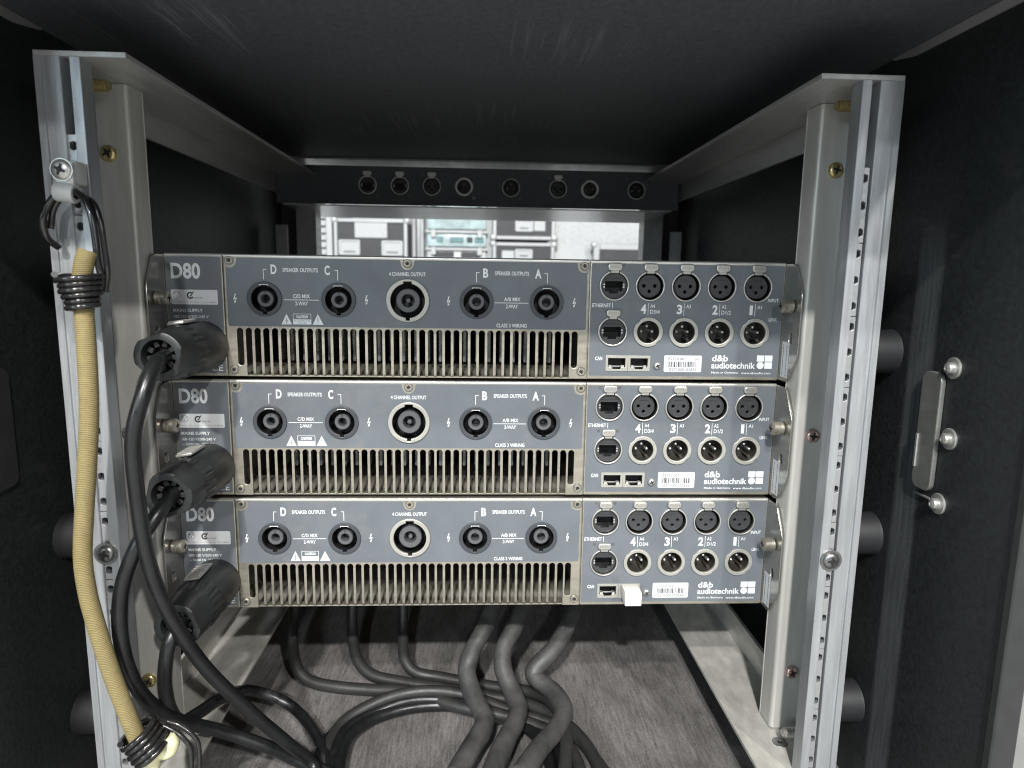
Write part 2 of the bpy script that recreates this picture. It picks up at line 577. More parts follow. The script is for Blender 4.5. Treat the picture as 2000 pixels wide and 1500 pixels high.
def screw(kind, loc, parent, rot=None, name='screw'):
    if kind not in SCREWS:
        a = dict(brass=(5.2, 3.2, M['brass'], 'cross', 0), copper=(5.2, 3.2, M['copper'], 'cross', 0), silver=(5.2, 3.2, M['silver'], 'cross', 0),
                 clip=(5.6, 2.6, M['silver'], 'cross', 6.1), rack=(5.6, 3.0, M['darksteel'], 'cross', 7.2),
                 torx=(2.7, 0.9, M['steel'], 'torx', 0), tiny=(1.5, 0.9, M['darksteel'], 'cross', 0),
                 tinysilver=(2.1, 1.0, M['silver'], 'cross', 0), ground=(2.9, 2.2, M['silver'], 'cross', 0))[kind]
        SCREWS[kind] = screw_mesh(a[0], a[1], a[2], 'screw', a[3], 20, a[4])
    me, rec = SCREWS[kind]
    o = link(name, me, parent, loc)
    r = link('recess', rec, o) if parent is None or parent.parent is None else None
    if r is None:                                   # a sub-part already: keep the recess in the same object
        key = kind + '_joined'
        if key not in SCREWS:
            j = me.copy()
            bm = bmesh.new(); bm.from_mesh(j)
            k = len(bm.faces)
            bm.from_mesh(rec)
            bm.faces.ensure_lookup_table()
            for f in bm.faces[k:]: f.material_index = 1
            bm.to_mesh(j); bm.free()
            j.materials.append(M['hole'])
            SCREWS[key] = j
        o.data = SCREWS[key]
    if rot: o.rotation_euler = rot
    else: o.rotation_euler = (0, rng.uniform(0, PI), 0)
    return o


# ------------------------------------------------------------------ the flight case round the rack
CX0, CX1, CZ1, FZ = -232.0, 338.0, 171.0, -362.0
case = thing('flight_case', 'open black laminate equipment case surrounding the aluminium rack frame', 'flight case')
MB().box(CX0 - 14, CX1 + 14, -272, 442, CZ1, CZ1 + 10).build('top_panel', M['lid'], case)
MB().box(CX0 - 10, CX0, -166, 520, FZ - 12, CZ1 - .5).build('side_panel', M['board'], case)
MB().box(CX1, CX1 + 10, -156, 520, FZ - 12, CZ1 - .5).build('side_panel', M['wall'], case)
MB().box(CX0 - .5, CX1 + .5, -166, 520, FZ - 12, FZ).build('base_panel', M['ply'], case)
MB().box(CX0 + .5, CX1 - .5, 520, 530, FZ, -60).build('front_panel', M['board'], case)
# aluminium corner angles under the lid; tapered far ends shape in the shadow there
for s_, x in ((1, CX0), (-1, CX1)):
    b = MB()
    y1 = -10 if s_ > 0 else -2
    z = CZ1 - .4
    vs = [(x + s_ * d, y, zz) for d in (0.2, 1.8) for y, zz in ((-268, z), (y1, z), (-268, z - 6), (y1 - 26, z - 5.5), (y1 - 2, z - 1.5))]
    f = [(5, 6, 9, 8, 7), (0, 2, 3, 4, 1), (0, 5, 7, 2), (2, 7, 8, 3), (3, 8, 9, 4), (4, 9, 6, 1)]
    b.add(vs, f if s_ > 0 else [tuple(reversed(q)) for q in f])
    b.build('corner_angle', M['alu_rail'], case)
    MB().box(min(x + s_ * 0.5, x + s_ * 20), max(x + s_ * 0.5, x + s_ * 20), 398, 441, CZ1 - 4, CZ1 - .3, .5).build('corner_bracket', M['chrome'], case)
# dull aluminium rim of the far opening
MB().box(CX0, CX1, 442.5, 520, CZ1 - 2, CZ1 + 8, .5).build('rear_rim', M['alu_rail'], case)
for x0, x1 in ((CX0 + .4, -199), (294.5, CX1 - .4)):
    MB().box(x0, x1, 500, 519, -58, CZ1 - 4, .8).build('opening_edge', M['dull'], case)
# aluminium edge profile closing the near edge of the side panels
for x0, x1, ye in ((CX0 - 13, CX0 + 1.5, -167), (CX1 - 1.5, CX1 + 13, -157)):
    b = MB()
    b.box(x0, x1, ye - 5, ye + 0.8, FZ - 14, CZ1 - 3, .8)
    b.build('edge_profile', M['edge'], case)
# shock mounts between frame and case
for x0, x1 in ((300.5, CX1), (-196.5, CX0)):
    for z in ((-30, -163, -296) if x1 > x0 else (-163, -296)):
        s_ = 1 if x1 > x0 else -1
        L_ = abs(x1 - x0)
        MB().lathe([(14.5, 0), (15.2, 1.5), (15.2, L_ - 2), (15.6, L_ - 0.2)], (x0, -31, z), (s_, 0, 0), 36).build('shock_mount', M['rubberm' if s_ > 0 else 'rubberk'], case)
# recessed handle plate and rivets, right; latch dish, left


def dish(x, s_, y0, y1, z0, z1, m, name):
    t = MB().plate([rrect(y0, y1, z0, z1, 6)], 0, 3.2, .7)
    # plate lies in x/z facing -y: turn so that it faces inward (-x on the right wall)
    rot = Matrix.Rotation(-PI / 2 * s_, 4, 'Z')
    t.v = [tuple(p) for p in t.v]
    t.v = [(x - s_ * (3.2 - p[1]) if False else x - s_ * (3.2 - p[1]), p[0], p[2]) for p in t.v]
    if s_ > 0:
        t.f = [tuple(reversed(f)) for f in t.f]
    o = t.build(name, m, case)
    return o


pl = dish(CX1 - 0.2, 1, -91, -73, -113, -37, M['plate'], 'handle_plate')
MB().box(CX1 - 4.6, CX1 - 3.2, -76.5, -74, -100, -78, .5).build('handle_catch', M['silver'], pl)
MB().box(CX1 - 1.6, CX1 - .2, -90, -74, -118, -116.6, .3).build('plate_edge', M['silver'], pl)
lp = dish(CX0 + 0.2, -1, -125, -75, -112, -40, M['edge'], 'latch_dish')
for y, z in ((-96, -33), (-99.5, -76), (-96.5, -118)):
    b = MB()
    b.lathe([(6.6, 0), (6.6, .8), (6.2, 1.2), (3.6, 1.3), (3.6, 3.4), (3.0, 4.6), (1.5, 5.2), (1.4, 4.4), (.001, 4.2)], (CX1 - .1, y, z), (-1, 0, 0), 24)
    b.build('rivet', M['silver'], case)

# ------------------------------------------------------------------ the rack frame
frame = thing('rack_frame', 'aluminium rack frame with perforated strips hung on rubber mounts inside the case', 'rack frame')
FT, FB = 137.0, -322.0
XO0, XI0, XI1, XO1 = -195.0, -170.0, 274.5, 299.5


def mirror(pts, right):
    """profile given for the left post as distance from the outer face"""
    return [((XO1 - d) if right else (XO0 + d), y) for d, y in pts]


for right in (False, True):
    prof = [(0, -80), (4, -80), (4.3, -78.9), (6.3, -78.9), (6.6, -80), (13.9, -80), (14.2, -79.7), (14.2, -69.5), (19.3, -69.5), (19.3, -79.7),
            (19.6, -80), (24.7, -80), (25, -79.7), (25, -68.5), (24.4, -68), (3.2, -68), (3.2, -12), (0, -12)]
    pp = mirror(prof, right)
    n = len(pp)
    zt, zb = FT - 3.15, FB + .15
    vs = [(x, y, zb) for x, y in pp] + [(x, y, zt) for x, y in pp]
    fs = [(i, (i + 1) % n, n + (i + 1) % n, n + i) for i in range(n)]
    if right: fs = [tuple(reversed(f)) for f in fs]
    b = MB().add(vs, fs)
    b.f.append(tuple(range(n, 2 * n)))
    b.build('post', M['alu'], frame, ang=20)
    # top and bottom angle rails
    for z0, z1, lz0, lz1, nm, m in ((FT - 3, FT, FT - 23, FT - 3.1, 'top_rail', M['alu_rail']), (FB - 3, FB, FB + .1, FB + 24, 'bottom_rail', M['alu_floor'])):
        b = MB()
        xa, xb = (XO0, XO0 + 50) if not right else (XO1 - 50, XO1)
        b.box(xa, xb, -80, 470, z0, z1, .3)
        xa, xb = (XO0, XO0 + 3) if not right else (XO1 - 3, XO1)
        b.box(xa, xb, -11, 470, lz0, lz1, .2)
        b.build(nm, m, frame)
    # steel channel that carries the amplifier ears
    xo, xi = (XO0 + 3.4, -171.0) if not right else (XO1 - 3.4, 276.3)
    s_ = 1 if not right else -1
    r_ = 3.0
    out = [(xo, -28), (xi - s_ * r_, -28)]
    for i in range(1, 5):
        t = PI / 2 * i / 4
        out.append((xi - s_ * r_ + s_ * r_ * math.sin(t), -28 + r_ - r_ * math.cos(t)))
    out.append((xi, -9.5))
    ins = [(xi - s_ * 1.8, -9.5), (xi - s_ * 1.8, -26.2 + 1.5), (xo, -26.2)]
    pp = out + ins
    n = len(pp)
    zt, zb = FT - 3.4, FB + 1.0
    vs = [(x, y, zb) for x, y in pp] + [(x, y, zt) for x, y in pp]
    fs = [(i, (i + 1) % n, n + (i + 1) % n, n + i) for i in range(n)] + [tuple(range(n, 2 * n))]
    if right: fs = [tuple(reversed(f)) for f in fs]
    b = MB().add(vs, fs)
    # rolled lip at the back of the flange
    b.tube([(xi - s_ * .5, -9.2, zb), (xi - s_ * .5, -9.2, zt)], .9, 8, 1)
    b.build('channel', M['channel'], frame, ang=25)
    xs = -185.2 if not right else 289.3
    for z, k in ((91.3, 'brass' if not right else 'brass'), (-91.2, 'silver' if not right else 'copper'), (-274.3, 'brass' if not right else 'copper')):
        screw(k, (xs, -28.05, z), frame)
    # bolt ends of the outermost mounts: threaded stub with nut
    for z in (127.5, -311.0):
        xw = XO0 + 3.3 if not right else XO1 - 3.3
        pr = []
        L_ = 20.0
        k = 13
        for i in range(k):
            pr += [(3.6, 3.5 + i * (L_ - 4.2) / k), (2.8, 3.5 + (i + .5) * (L_ - 4.2) / k)]
        pr += [(2.9, L_ - .4), (2.3, L_)]
        bo = MB().lathe(pr, (xw, -47, z), (s_, 0, 0), 18).build('bolt', M['brass' if z > 0 else 'silver'], frame)
        MB().lathe([(6.0, 0.05), (6.0, 3.4), (5.2, 3.9)], (xw, -47, z), (s_, 0, 0), 6).build('nut', M['brass' if z > 0 else 'silver'], bo)
    # countersunk screw in the bottom rail
    xs = -182.0 + 9 if not right else 277.5
    bs = MB().lathe([(5.6, 0), (5.4, .35), (1.9, .4), (1.7, -.0)], (xs, -43, FB + .05), (0, 0, 1), 24).build('flat_screw', M['darksteel'], frame)
    MB().lathe([(1.6, 0.1), (1.6, .25)], (xs, -43, FB + .05), (0, 0, 1), 6).build('recess', M['hole'], bs)

# perforated strips in segments of one rack unit
HOLE = circ(0, 0, 2.45, 16)


def strip_mesh():
    """threaded strip, one unit high: plate with three real holes"""
    return MB().plate([[(-2.55, -22.0), (2.55, -22.0), (2.55, 22.0), (-2.55, 22.0)]] +
                      [[(x, z + o) for x, z in HOLE] for o in (-15.875, 0, 15.875)], 0, 3.6, .15).mesh('strip_segment', M['strip'])


SM = strip_mesh()
SB = MB().lathe([(2.2, 3.7), (2.2, 9)], (0, 0, 0), (0, 1, 0), 12).mesh('strip_hole', M['hole'])
for right in (False, True):
    top, xc = (85.2, 281.75) if right else (93.2, -178.25)
    k = 0
    z = top
    while z - 44.45 > FB + 2:
        link('strip_segment', SM, frame, (xc, -78.3 + (0.25 if k % 3 == 1 else 0), z - 22.2))
        k += 1
        z -= 44.45
screw('rack', (-178.2, -80.0, -155.5), frame, name='panel_screw')
screw('rack', (281.9, -80.0, -162.2), frame, name='panel_screw')

# far posts seen dimly through the opening above the amplifiers
for xa, xb in ((XO0, XO0 + 26), (XO1 - 26, XO1)):
    b = MB()
    b.box(xa, xb, 440, 470, FB + .2, FT - 26, .5)
    b.build('far_post', M['alu_rail'], frame)
for xa, xb in ((-219, -204), (308, 323)):
    MB().box(xa, xb, 428, 434, -60, 82, .5).build('mount_plate', M['alu_rail'], frame)


# ------------------------------------------------------------------ sockets
def ring_face(r_out, r_in, n=44, key_t=None, key_b=None):
    """circle outline with an inner hole that may carry key slots top and bottom: (half width, reach)"""
    pts = []
    for k in range(n):
        a = 2 * PI * (k + .5) / n
        x, z = r_in * math.cos(a), r_in * math.sin(a)
        if key_t and abs(x) < key_t[0] and z > 0: z = key_t[1]
        if key_b and abs(x) < key_b[0] and z < 0: z = -key_b[1]
        pts.append((x, z))
    # square the slot corners
    out = []
    for i, (x, z) in enumerate(pts):
        px, pz = pts[i - 1]
        for key, sg in ((key_t, 1), (key_b, -1)):
            if key:
                inn = abs(z - sg * key[1]) < 1e-9
                pin = abs(pz - sg * key[1]) < 1e-9
                if inn != pin:
                    ex = math.copysign(key[0], x if inn else px)
                    zz = sg * math.sqrt(max(0, r_in ** 2 - key[0] ** 2))
                    out += [(ex, zz), (ex, sg * key[1])] if inn else [(ex, sg * key[1]), (ex, zz)]
        out.append((x, z))
    return [circ(0, 0, r_out, n), out]


def make_meshes():
    D = {}
    # four-pole speaker socket
    D['spk_collar'] = MB().plate(ring_face(12.1, 9.3, 48, (3.1, 10.1), (1.5, 10.7)), -1.5, 2.2, .35).mesh('collar', M['greyp'])
    D['spk_well'] = MB().lathe([(11.0, .8), (11.0, 16), (0.01, 16)], (0, 0, 0), (0, 1, 0), 32, cap=False).mesh('well', M['well'])
    c = MB().lathe([(3.0, 12), (3.0, 1.6), (3.4, 1.0), (5.3, 1.0), (5.75, 1.5), (5.75, 15)], (0, 0, 0), (0, 1, 0), 32)
    for k in range(4):
        a = k * PI / 2 + .5
        c.box(-.5, .5, .8, 3, 4.2, 5.6)
    D['spk_core'] = c.mesh('core', M['core'])
    D['spk_key'] = MB().box(-3.0, 3.0, -1.62, .5, 9.7, 10.15).box(-3.1, -2.7, -1.62, .5, 9.1, 9.75).box(2.7, 3.1, -1.62, .5, 9.1, 9.75).mesh('latch', M['ink'])
    # large eight-pole socket
    D['big_collar'] = MB().plate(ring_face(15.3, 12.2, 56, (2.9, 13.5), (1.4, 14.0)), -1.7, 2.4, .45).mesh('collar', M['nickel_warm'])
    D['big_well'] = MB().lathe([(14.2, .8), (14.2, 18), (.01, 18)], (0, 0, 0), (0, 1, 0), 36, cap=False).mesh('well', M['well'])
    c = MB().lathe([(4.5, 14), (4.5, 1.4), (5.0, .8), (8.0, .8), (8.55, 1.4), (8.55, 17)], (0, 0, 0), (0, 1, 0), 36)
    c.lathe([(.01, 3), (1.5, 3), (1.6, 14)], (0, 0, 0), (0, 1, 0), 14)
    D['big_core'] = c.mesh('core', M['core'])
    # female three-pin socket
    a0, a1 = R(90 + 20), R(450 - 20)
    outer = circ(0, 0, 10.75, 44, a0, a1)
    inner = circ(0, 0, 9.65, 44, a0, a1)
    D['xf_shell'] = MB().plate([outer + inner[::-1]], -1.6, 2.2, .32).mesh('shell', M['nickel'])
    tab = rrect(-5.1, 5.1, 10.9, 15.9, 2.1)
    t = MB().plate([tab], -2.6, 2.6, .6)
    t.box(-2.9, 2.9, -1.5, .3, 8.9, 11.2, .3)
    D['xf_tab'] = t.mesh('release_tab', M['nickel'])
    D['tab_text'] = MB().text('PUSH', -3.6, 3.6, 12.5, 14.3, -2.66, .01).mesh('lettering', M['steel'], True)
    ins = [circ(0, 0, 8.3, 40)] + [circ(x, z, 1.3, 14) for x, z in ((-4.05, .2), (4.05, .2), (0, -3.75))]
    b = MB().plate(ins, 1.6, 6, .25)
    b.plate([circ(0, 0, 7.9, 36), circ(0, 0, 7.3, 36)], 1.25, .5, .15)
    b.box(-3.2, 3.2, 0.9, 2.2, 4.9, 5.2)
    D['xf_insert'] = b.mesh('insert', M['insert'])
    D['xf_back'] = MB().lathe([(10.4, .6), (10.4, 14), (.01, 14)], (0, 0, 0), (0, 1, 0), 28, cap=False).mesh('well', M['hole'])
    # male three-pin socket
    o = [(r * math.cos(t), r * math.sin(t)) for t in [2 * PI * k / 56 for k in range(56)]
         for r in [10.85 - (0.55 if (abs(((t - R(135)) + PI) % (2 * PI) - PI) < .16 or abs(((t - R(-45)) + PI) % (2 * PI) - PI) < .16) else 0)]]
    D['xm_shell'] = MB().plate([o, circ(0, 0, 8.15, 44)], -1.5, 2.4, .4).mesh('shell', M['nickel_warm'])
    b = MB().lathe([(9.4, .9), (8.3, 1.0), (8.3, 15), (.01, 15)], (0, 0, 0), (0, 1, 0), 32, cap=False)
    w = MB().box(-1.0, 1.0, 4, 15, -8.2, -5.8)
    b.add(w.xf(Matrix.Rotation(R(-38), 4, 'Y')).v, w.f)
    D['xm_well'] = b.mesh('well', M['brownw'])
    D['pin'] = MB().lathe([(1.2, 0), (1.2, 11), (.9, 11.8), (.3, 12.2)], (0, 15, 0), (0, -1, 0), 14).mesh('pin', M['silver'])
    # ethernet socket in the same shell
    jack = [(-6.4, -4), (-6.4, 3.2), (6.4, 3.2), (6.4, -4), (3.2, -4), (3.2, -5.6), (-3.2, -5.6), (-3.2, -4)]
    b = MB().plate([circ(0, 0, 9.6, 40), jack], 1.4, 2, .2)
    b.box(-5.5, 5.5, .9, 1.6, 5.2, 5.5)
    D['eth_insert'] = b.mesh('insert', M['insert'])
    b = MB()
    for sx in (-1, 1):
        b.box(sx * 7.1 - .55, sx * 7.1 + .55, .9, 1.6, -1.5, -.4).box(sx * 7.1 - .55, sx * 7.1 + .55, .9, 1.6, .3, 1.4)
    D['eth_led'] = b.mesh('indicator', M['chrome'])
    # rj45 pair
    jk = [(-6.4, -3.0), (-6.4, 3.8), (6.4, 3.8), (6.4, -3.0), (3.1, -3.0), (3.1, -4.4), (-3.1, -4.4), (-3.1, -3.0)]
    D['rj_frame'] = MB().plate([[(-8.25, -5.8), (8.25, -5.8), (8.25, 5.8), (-8.25, 5.8)], jk], -.7, 1.6, .25).mesh('frame', M['nickel_warm'])
    b = MB().lathe([(9, 1.0), (9, 10), (.01, 10)], (0, 0, -.2), (0, 1, 0), 4, up=(1, 0, 1), cap=False)
    D['rj_well'] = b.mesh('well', M['well'])
    b = MB()
    for sx in (-1, 1):
        b.box(sx * 4.7 - 1.0, sx * 4.7 + 1.0, .6, 4, -3.0, -1.6)
    b.box(-6.3, 6.3, 3, 3.4, -2.9, -2.2)
    D['rj_tongue'] = b.mesh('spring', M['chrome'])
    return D


D = make_meshes()


def at(o, x, z, y=0):
    o.location = (x * MM, y * MM, z * MM)
    return o


def speaker_socket(parent, x, z):
    c = at(link('speaker_socket', D['spk_collar'], parent), x, z)
    link('well', D['spk_well'], c); link('core', D['spk_core'], c); link('latch', D['spk_key'], c)


def big_socket(parent, x, z):
    c = at(link('eight_pole_socket', D['big_collar'], parent), x, z)
    link('well', D['big_well'], c); link('core', D['big_core'], c)


def xlr_f(parent, x, z, y=0, text=True):
    c = at(link('input_socket', D['xf_shell'], parent), x, z, y)
    link('release_tab', D['xf_tab'], c); link('insert', D['xf_insert'], c); link('well', D['xf_back'], c)
    if text: link('lettering', D['tab_text'], c)
    return c


def xlr_m(parent, x, z, y=0):
    c = at(link('link_socket', D['xm_shell'], parent), x, z, y)
    link('well', D['xm_well'], c)
    for px, pz in ((0, 4.1), (-4.15, .2), (4.15, .2)):
        link('pin', D['pin'], c, (px, 0, pz))
    return c


def ethercon(parent, x, z, y=0, text=True):
    c = at(link('ethernet_socket', D['xf_shell'], parent), x, z, y)
    link('release_tab', D['xf_tab'], c); link('insert', D['eth_insert'], c); link('well', D['xf_back'], c); link('indicator', D['eth_led'], c)
    if text: link('lettering', D['tab_text'], c)
    return c


# ------------------------------------------------------------------ one power amplifier (rear face at y = 0)
amp = thing('power_amplifier', 'topmost of the three grey power amplifiers, under the dark rear connector strip', 'amplifier', group='power amplifiers in the rack')
XL, XLC0, XLC1, XCR0, XCR1, XR = -168.4, -128.7, -127.8, 130.0, 130.9, 273.9
ZT, ZB = 30.6, -56.2
# chassis shell
b = MB()
b.box(XL, XR, 1.6, 500, ZT - 1.6, ZT - .5)
b.box(XL, XR, 2.2, 500, ZB + .2, ZB + 1.2)
b.box(XL, XL + 1.2, 1.6, 500, ZB + 1.2, ZT - 1.6)
b.box(XR - 1.2, XR, 1.6, 500, ZB + 1.2, ZT - 1.6)
b.box(XL + 1.2, XR - 1.2, 498, 500, ZB + 1.2, ZT - 1.6)
b.box(XLC0 - .6, XLC1 + .2, 2.2, 120, ZB + 1.2, ZT - 1.6)
b.box(XCR0 - .2, XCR1 + .6, 2.2, 120, ZB + 1.2, ZT - 1.6)
b.build('chassis', M['steel'], amp)
MB().box(XLC1 + .3, XCR0 - .3, 130, 132, ZB + 1.3, ZT - 1.7).box(XLC1 + .3, XCR0 - .3, 24, 130, -17.5, -16).build('interior', M['inner'], amp)

Rl = rrect(XL, XLC0, ZB + .6, ZT - 1.6, .8, 3)
spk = [(-100.2, -.3), (-48.5, -.5), (49.3, -.5), (99.7, -.3)]
xl_x = (174.5, 200.8, 227.1, 253.6)
pl = MB().plate([Rl], 0, 2, .55).build('supply_panel', M['steel'], amp)
MB().plate([rrect(XL + .7, XLC0 - .9, ZB + 2.6, ZT - 2.5, 1.2, 3)], -.12, .2).build('paint_field', M['paint'], pl, True)

for xa, xb in ((XL + .3, XLC0), (XLC1, XCR0), (XCR1, XR - .3)):
    MB().cyl((xa, 1.1, ZT - 1.35), (xb, 1.1, ZT - 1.35), 1.5, 16).build('lid_lip', M['chrome'], amp)

# centre plate: upper field, two legs, then free bars
PITCH, S0 = 6.144, -118.7
top_edge = -21.0
outl = [(XLC1, ZB + .6), (XLC1, ZT - 1.6), (XCR0, ZT - 1.6), (XCR0, ZB + .6), (117.2, ZB + .6), (117.2, -24.5)]
sl = 2.16
for k in range(38, 0, -1):
    c = S0 + PITCH * k
    r0 = sl
    for i in range(7):
        t = PI * i / 6
        outl.append((c + r0 * math.cos(t), top_edge - r0 + r0 * math.sin(t)))
    if k > 1:
        outl += [(c - r0, -24.5), (c - r0 - (PITCH - 2 * r0), -24.5)]
outl += [(S0 + PITCH - sl, -24.5), (S0 + PITCH - sl, ZB + .6)]


def slot(c):
    p = circ(c, top_edge - sl, sl, 8, 0, PI) + circ(c, -45.7, sl, 8, PI, 2 * PI)
    return p


holes = [circ(x, z, 11.2, 36) for x, z in spk] + [circ(0, 0, 14.4, 40), slot(S0), slot(120.9)]
cp = MB().plate([outl] + holes, 0, 1.6, .28).build('centre_plate', M['steel'], amp)
NR = 5.6
lug = [(-123.8, 26.1), (126.6, 26.0)]
pf = [(-126.4, -18.6)]
pf += [(-126.4, 20.6)]
pf += circ(-123.8, 26.1, 5.0, 8, R(238), R(335))
pf += [(-118.6, 28.1), (-5.2, 28.1)]
pf += [(-4.6, 27.0)] + circ(0.2, 25.8, 4.6, 10, R(188), R(352)) + [(5.0, 27.0)]
pf += [(5.6, 28.1), (121.2, 28.1)]
pf += circ(126.6, 26.0, 5.0, 8, R(205), R(302))
pf += [(128.7, 20.6), (128.7, -18.4)]
pf += circ(127.3, -18.4, 1.4, 4, R(0), R(-90)) + circ(-125.0, -18.4, 1.4, 4, R(-90), R(-180))
MB().plate([pf] + holes[:5], -.12, .2).build('paint_field', M['paint'], cp, True)
# the bars of the ventilation grille
bw = PITCH / 2 - sl
bar = MB()
pr = [(0, -24.3), (0, -52.5), (.5, -54.2), (2.0, -55.4), (8, -55.5)]
for i, (y, z) in enumerate(pr):
    pass
ins = [(8, -54.3), (2.3, -54.2), (1.5, -53.5), (1.3, -52.5), (1.3, -24.3)]
lp_ = pr + ins
n = len(lp_)
bar.add([(-bw, y, z) for y, z in lp_] + [(bw, y, z) for y, z in lp_],
        [(i, n + i, n + (i + 1) % n, (i + 1) % n) for i in range(n)] + [tuple(range(n)), tuple(reversed(range(n, 2 * n)))])
barm = bar.mesh('grille_bar', M['steel'], ang=50)
for k in range(1, 38):
    link('grille_bar', barm, amp, (S0 + PITCH * (k + .5), 0, 0))
# duct sheet behind the grille and the heatsink fins
b = MB()
pr = [(2.5, -55.2), (8.0, -55.2), (9.5, -54.9), (11, -54.2), (12.6, -53.1), (14.2, -51.9), (15.8, -50.9), (17.6, -50.2), (20, -49.8), (30, -49.6), (32, -51), (36, -54.8), (128, -54.9)]
vs = [(x, y, z) for x in (XLC1 + 1.2, XCR0 - 1.2) for y, z in pr]
k = len(pr)
b.add(vs, [(i, i + k, i + k + 1, i + 1) for i in range(k - 1)])
b.build('duct_sheet', M['duct'], amp, ang=60)
fb = MB()
fo = [(-1.0, -52.5), (1.0, -52.5), (1.0, -51), ]
for i in range(16):
    z = -50 + i * 1.95
    fo += [(1.45, z), (.8, z + .98)]
fo += [(.9, -17.6), (-.9, -17.6)]
for i in range(15, -1, -1):
    z = -50 + i * 1.95
    fo += [(-.8, z + .98), (-1.45, z)]
fb.plate([fo], 68, 40)
fm = fb.mesh('heatsink_fin', M['heat'], True)
for k in range(23):
    link('heatsink_fin', fm, amp, (-111.5 + k * 10.05, 0, 0))

# input panel
Rr = rrect(XCR1, XR, ZB + .6, ZT - 1.6, .8, 3)
ih = [circ(148.4, 12.4, 10.0, 32), circ(148.4, -20.6, 10.0, 32)] + [circ(x, 12.4, 10.0, 32) for x in xl_x] + [circ(x, -20.7, 9.0, 32) for x in xl_x]
ih += [[(144.6, -49), (160.2, -49), (160.2, -38.8), (144.6, -38.8)], [(161.2, -48.8), (176.7, -49.1), (176.5, -38.7), (161.3, -38.9)]]
rp = MB().plate([Rr] + ih, 0, 1.6, .5).build('input_panel', M['steel'], amp)
MB().plate([rrect(XCR1 + .9, XR - .7, ZB + 3.0, ZT - 2.5, 1.2, 3)] + ih, -.12, .2).build('paint_field', M['paint'], rp, True)

for x, z in spk: speaker_socket(amp, x, z)
big_socket(amp, .3, -.3)
ethercon(amp, 148.4, 12.4); ethercon(amp, 148.4, -20.6)
for x in xl_x:
    xlr_f(amp, x, 12.4)
    xlr_m(amp, x, -20.7)
for x in (152.3, 168.9):
    c = at(link('network_jack', D['rj_frame'], amp), x, -43.9)
    link('well', D['rj_well'], c); link('spring', D['rj_tongue'], c)
for x, z in ((-123.8, 26.3), (.2, 25.9), (126.6, 26.1), (-123.8, -50.9), (126.3, -50.4)):
    screw('torx', (x, -.05, z), amp)
    MB().disc(x, z, 3.5, -.03, 24, 2.9).build('screw_rim', M['darksteel'], amp, True)
for x in (141.2, 155.4):
    for dz in (27.0, -6.0):
        MB().lathe([(1.2, 0), (1.1, .3), (.3, .3)], (x if dz > 0 else x - .3, -.12, dz), (0, -1, 0), 12).build('rivet', M['darksteel'], amp)
screw('ground', (182.5, -.12, -45.4), amp, name='ground_screw')

# printing
def bolt_sign(mb, cx, cz, s, y):
    pts = [(-.1, 3.4), (.95, 3.4), (.15, .75), (1.35, 1.15), (.2, -2.0), (.75, -1.75), (-.55, -3.5), (-.75, -1.3), (-.3, -1.6), (-.1, -.35), (-1.3, -.7)]
    # split into two convex strokes
    a = [(-.2, 3.4), (.75, 3.4), (-.35, .35), (.95, .95), (.75, .35), (-1.15, -.65)]
    mb.poly([(cx + x * s, cz + z * s) for x, z in [(.75, 3.4), (-.05, 3.4), (-1.2, -.45), (-.45, -.15)]], y)
    mb.poly([(cx + x * s, cz + z * s) for x, z in [(-1.2, -.45), (-.9, -.95), (1.2, .35), (.95, .9)]], y - .002)
    mb.poly([(cx + x * s, cz + z * s) for x, z in [(1.2, .5), (.45, .35), (-.2, -2.2), (.15, -2.3)]], y - .004)
    mb.poly([(cx + x * s, cz + z * s) for x, z in [(-.75, -1.5), (-.5, -3.5), (.75, -2.0)]], y - .006)


YI = -.2


def ptext(txt, x0, x1, z0, z1, bold=.018, m='ink', y=None, name='lettering'):
    MB().text(txt, x0, x1, z0, z1, YI if y is None else y, bold).build(name, M[m], amp, True)


def pshape(name, fn, m='ink'):
    t = MB()
    fn(t)
    t.build(name, M[m], amp, True)


ptext('D80', -164.1, -143.9, 12.9, 24.0, .030)
ptext('MAINS SUPPLY', -164.0, -143.7, -10.3, -7.9)
ptext('100-120 V/200-240 V', -163.9, -139.8, -14.5, -12.4, .012)
ptext('~ 50/60 Hz, 3000 W', -163.5, -141.4, -18.4, -16.2, .012)
ptext('CE', -139.6, -131.8, -52.0, -47.6, 0.0)
for ch, x0, x1, z0, z1 in (('D', -95.3, -91.2, 17.0, 23.7), ('C', -57.9, -54.3, 16.8, 23.6), ('B', 53.8, 57.6, 16.7, 23.3), ('A', 91.0, 95.6, 16.7, 23.3)):
    ptext(ch, x0, x1, z0, z1, .035)
ptext('SPEAKER OUTPUTS', -87.0, -62.5, 18.6, 21.5)
ptext('SPEAKER OUTPUTS', 62.3, 86.7, 18.5, 21.4)
ptext('4 CHANNEL OUTPUT', -12.8, 13.0, 17.0, 19.8)
ptext('C/D MIX', -80.5, -68.6, .45, 3.2)
ptext('2-WAY', -79.0, -70.1, -4.6, -1.9)
ptext('A/B MIX', 69.0, 80.8, .3, 3.0)
ptext('2-WAY', 70.4, 79.2, -4.8, -2.1)
ptext('CLASS 3 WIRING', 63.7, 85.6, -18.6, -15.8)
pshape('rule_line', lambda t: t.rect(-87, -62.4, -1.0, -.55, YI))
pshape('rule_line', lambda t: t.rect(62.2, 86.6, -1.2, -.75, YI))
